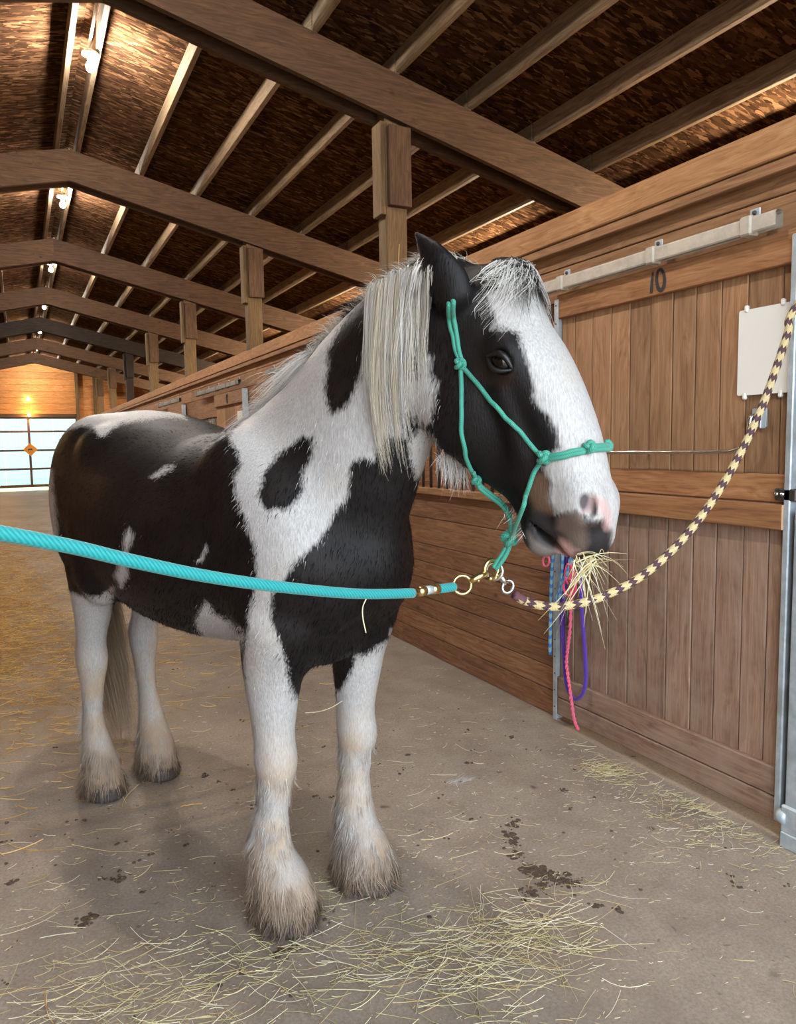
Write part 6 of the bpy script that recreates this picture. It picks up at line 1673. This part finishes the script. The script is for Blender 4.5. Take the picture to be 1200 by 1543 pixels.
# hay held in the mouth
mh = []
M0 = np.array(MOUTH); HTp = np.array(HAY_TIPS)
nn = 50; k = 7; sg_ = np.linspace(0, 1, k)[None, :, None]
st = M0[NPR.integers(1, 3, nn)] + NPR.normal(size=(nn, 3)) * np.array([.010, .012, .006]) + np.array([-.01, .0, -.006])
ti = np.where(np.arange(nn) < len(HTp), np.arange(nn), NPR.integers(0, len(HTp), nn)); e2_ = HTp[ti] + NPR.normal(size=(nn, 3)) * np.array([.02, .03, .02]) * (np.arange(nn) >= len(HTp))[:, None]
sc = np.where(np.arange(nn) < len(HTp), 1.0, NPR.uniform(.35, .85, nn))[:, None]
e2_ = st + (e2_ - st) * sc
Pm = st[:, None] * (1 - sg_) + e2_[:, None] * sg_ + np.array([0, 0, 1.0]) * (np.sin(sg_ * 3.14) * NPR.normal(size=(nn, 1, 1)) * .006 + .008 * np.sin(sg_ * 3.14))
hm = strands('hay_wisp', None, Pm, NPR.uniform(.0016, .0034, nn), np.array([lin(*STRAW[i]) for i in NPR.integers(0, len(STRAW), nn)]), MAT['hay'], parent=None, face=np.tile(np.array([-.45, -.89, .1]), (nn, 1)), rough=.4)
tag(hm, 'wisp of hay hanging from the horse mouth', 'hay', kind='stuff')

# dirt and droppings
MAT['dung'] = None
t_ = NT('dark_crumbly_dirt'); c_ = t_.ramp(t_.noise(t_.coord('Object'), 60, 4, .7), [(.3, S(52, 40, 32)), (.7, S(96, 78, 62))]); t_.color(c_); t_.set(Roughness=.95); MAT['dung'] = t_.m
def blob(c, r, seed, flat=.5, seg=8, rings=5):
    V = []; F = []
    for i in range(rings + 1):
        th = math.pi * i / rings
        for k in range(seg):
            ph = 2 * math.pi * k / seg
            v = Vector((math.sin(th) * math.cos(ph), math.sin(th) * math.sin(ph), math.cos(th)))
            d_ = 1 + .45 * mnoise.noise(v * 1.7 + Vector((seed * 3.1, seed * 7.7, seed)))
            V.append((c[0] + v.x * r * d_, c[1] + v.y * r * d_, c[2] + v.z * r * flat * d_))
    for i in range(rings):
        for k in range(seg): F.append((i * seg + k, i * seg + (k + 1) % seg, (i + 1) * seg + (k + 1) % seg, (i + 1) * seg + k))
    return V, F
gs = []
for i, c in enumerate(DIRT_MAIN):
    for q in range(34):
        rr = RNG.choice((.002, .003, .004, .006, .012)) * RNG.uniform(.7, 1.3); fl = .12 if rr > .008 else .4
        gs.append(blob((c[0] + RNG.gauss(0, .017), c[1] + RNG.gauss(0, .017), rr * fl * .4), rr, i * 40 + q, fl, 7, 4))
o = mesh_obj('dirt_crumbs', *merge(*gs), MAT['dung'], smooth=True); tag(o, 'trail of dark trampled dirt crumbs beside the hay heap', 'dirt', kind='stuff')
gs = []
for i in range(260):
    rr = RNG.choice((.0025, .003, .004, .006)); x_, y_ = RNG.uniform(-.2, 2.35), RNG.choice((RNG.uniform(1.5, 3.5), RNG.uniform(1.5, 5.5)))
    for q in range(RNG.choice((1, 1, 2, 3))):
        gs.append(blob((x_ + RNG.gauss(0, rr * 2), y_ + RNG.gauss(0, rr * 2), rr * .2), rr * RNG.uniform(.6, 1.4), i * 5 + q + 900, .45, 6, 4))
o = mesh_obj('dirt_specks', *merge(*gs), MAT['dung'], smooth=True); tag(o, 'tiny dark dirt specks strewn over the whole floor', 'dirt', kind='stuff')
dl = ['dark splash of dirt on the open floor at lower left', 'brown crumbly clod above the lower left hay', 'dark clod on the floor right of the left fore leg', 'small dark clod near the wall foot', 'flat dark clod beside the left fore knee', 'dark clod in the middle floor toward the door', 'dark clod behind the right fore hoof', 'damp dark patch of dirt in front of the right fore hoof', 'smaller damp clod by the right fore toe', 'dark clod at the right of the hay heap', 'small clod at the far right of the hay heap', 'dark clod at the left picture edge', 'small clod between fore and hind hooves', 'dark clod just behind the right fore fetlock', 'brown clod at the left edge under the rope', 'flat clod beside the white tuft', 'tiny clod near the dark splash', 'tiny clod by the door foot']
for i, c in enumerate(DIRT_SPOTS):
    big = .030 if i in (0, 1, 7) else (.018 if i < 12 else .011)
    g = []
    for q in range(16):
        rr = big * RNG.choice((.12, .18, .25, .5)) * RNG.uniform(.8, 1.2); fl = .10 if rr > big * .4 else .4
        g.append(blob((RNG.gauss(0, big * .5), RNG.gauss(0, big * .5), rr * fl * .4), rr, i * 19 + q + 600, fl, 7, 4))
    o = mesh_obj('dirt_clod', *merge(*g), MAT['dung'], smooth=True, loc=(c[0], c[1], 0.001)); tag(o, dl[i], 'dirt', 'dirt clods on the floor')
nn = 130; cT = np.array(TUFT[0]); R0 = cT + NPR.normal(size=(nn, 3)) * np.array([.03, .014, 0]); Lm = NPR.uniform(.02, .06, nn); k = 5; s = np.linspace(0, 1, k)[None, :, None]
a = NPR.normal(size=nn) * .7
Pt = R0[:, None] + np.stack([np.cos(a), np.sin(a) * .4, 0 * a + .25], 1)[:, None] * s * Lm[:, None, None] - np.array([0, 0, .2]) * (s ** 2) * Lm[:, None, None] + np.array([0, 0, .003])
Pt[..., 2] = np.maximum(Pt[..., 2], .002)
o = strands('hair_tuft', None, Pt, .0016, np.tile(lin(206, 204, 204), (nn, 1)) * NPR.uniform(.5, 1, (nn, 1)), MAT['hair'], parent=None, face=np.tile(np.array([0, 0, 1.0]), (nn, 1)), rough=.3)
tag(o, 'loose tuft of white horse hair on the floor', 'hair')

# a single stem caught on the teal rope, hanging against the chest
def stem(name, label, pts, r):
    o_ = Vector(pts[0]); q = tube(name, [Vector(p) - o_ for p in spline(pts, 6)], r, plain('pale_straw', S(206, 196, 160), .6), None, 6); q.location = o_
    tag(q, label, 'straw'); return q
stem('straw_stem', 'single pale straw hanging from the teal rope against the chest', STEM1, .0013)
stem('straw_stem', 'curved straw caught on the inside of the left fore leg', STEM2, .0011)
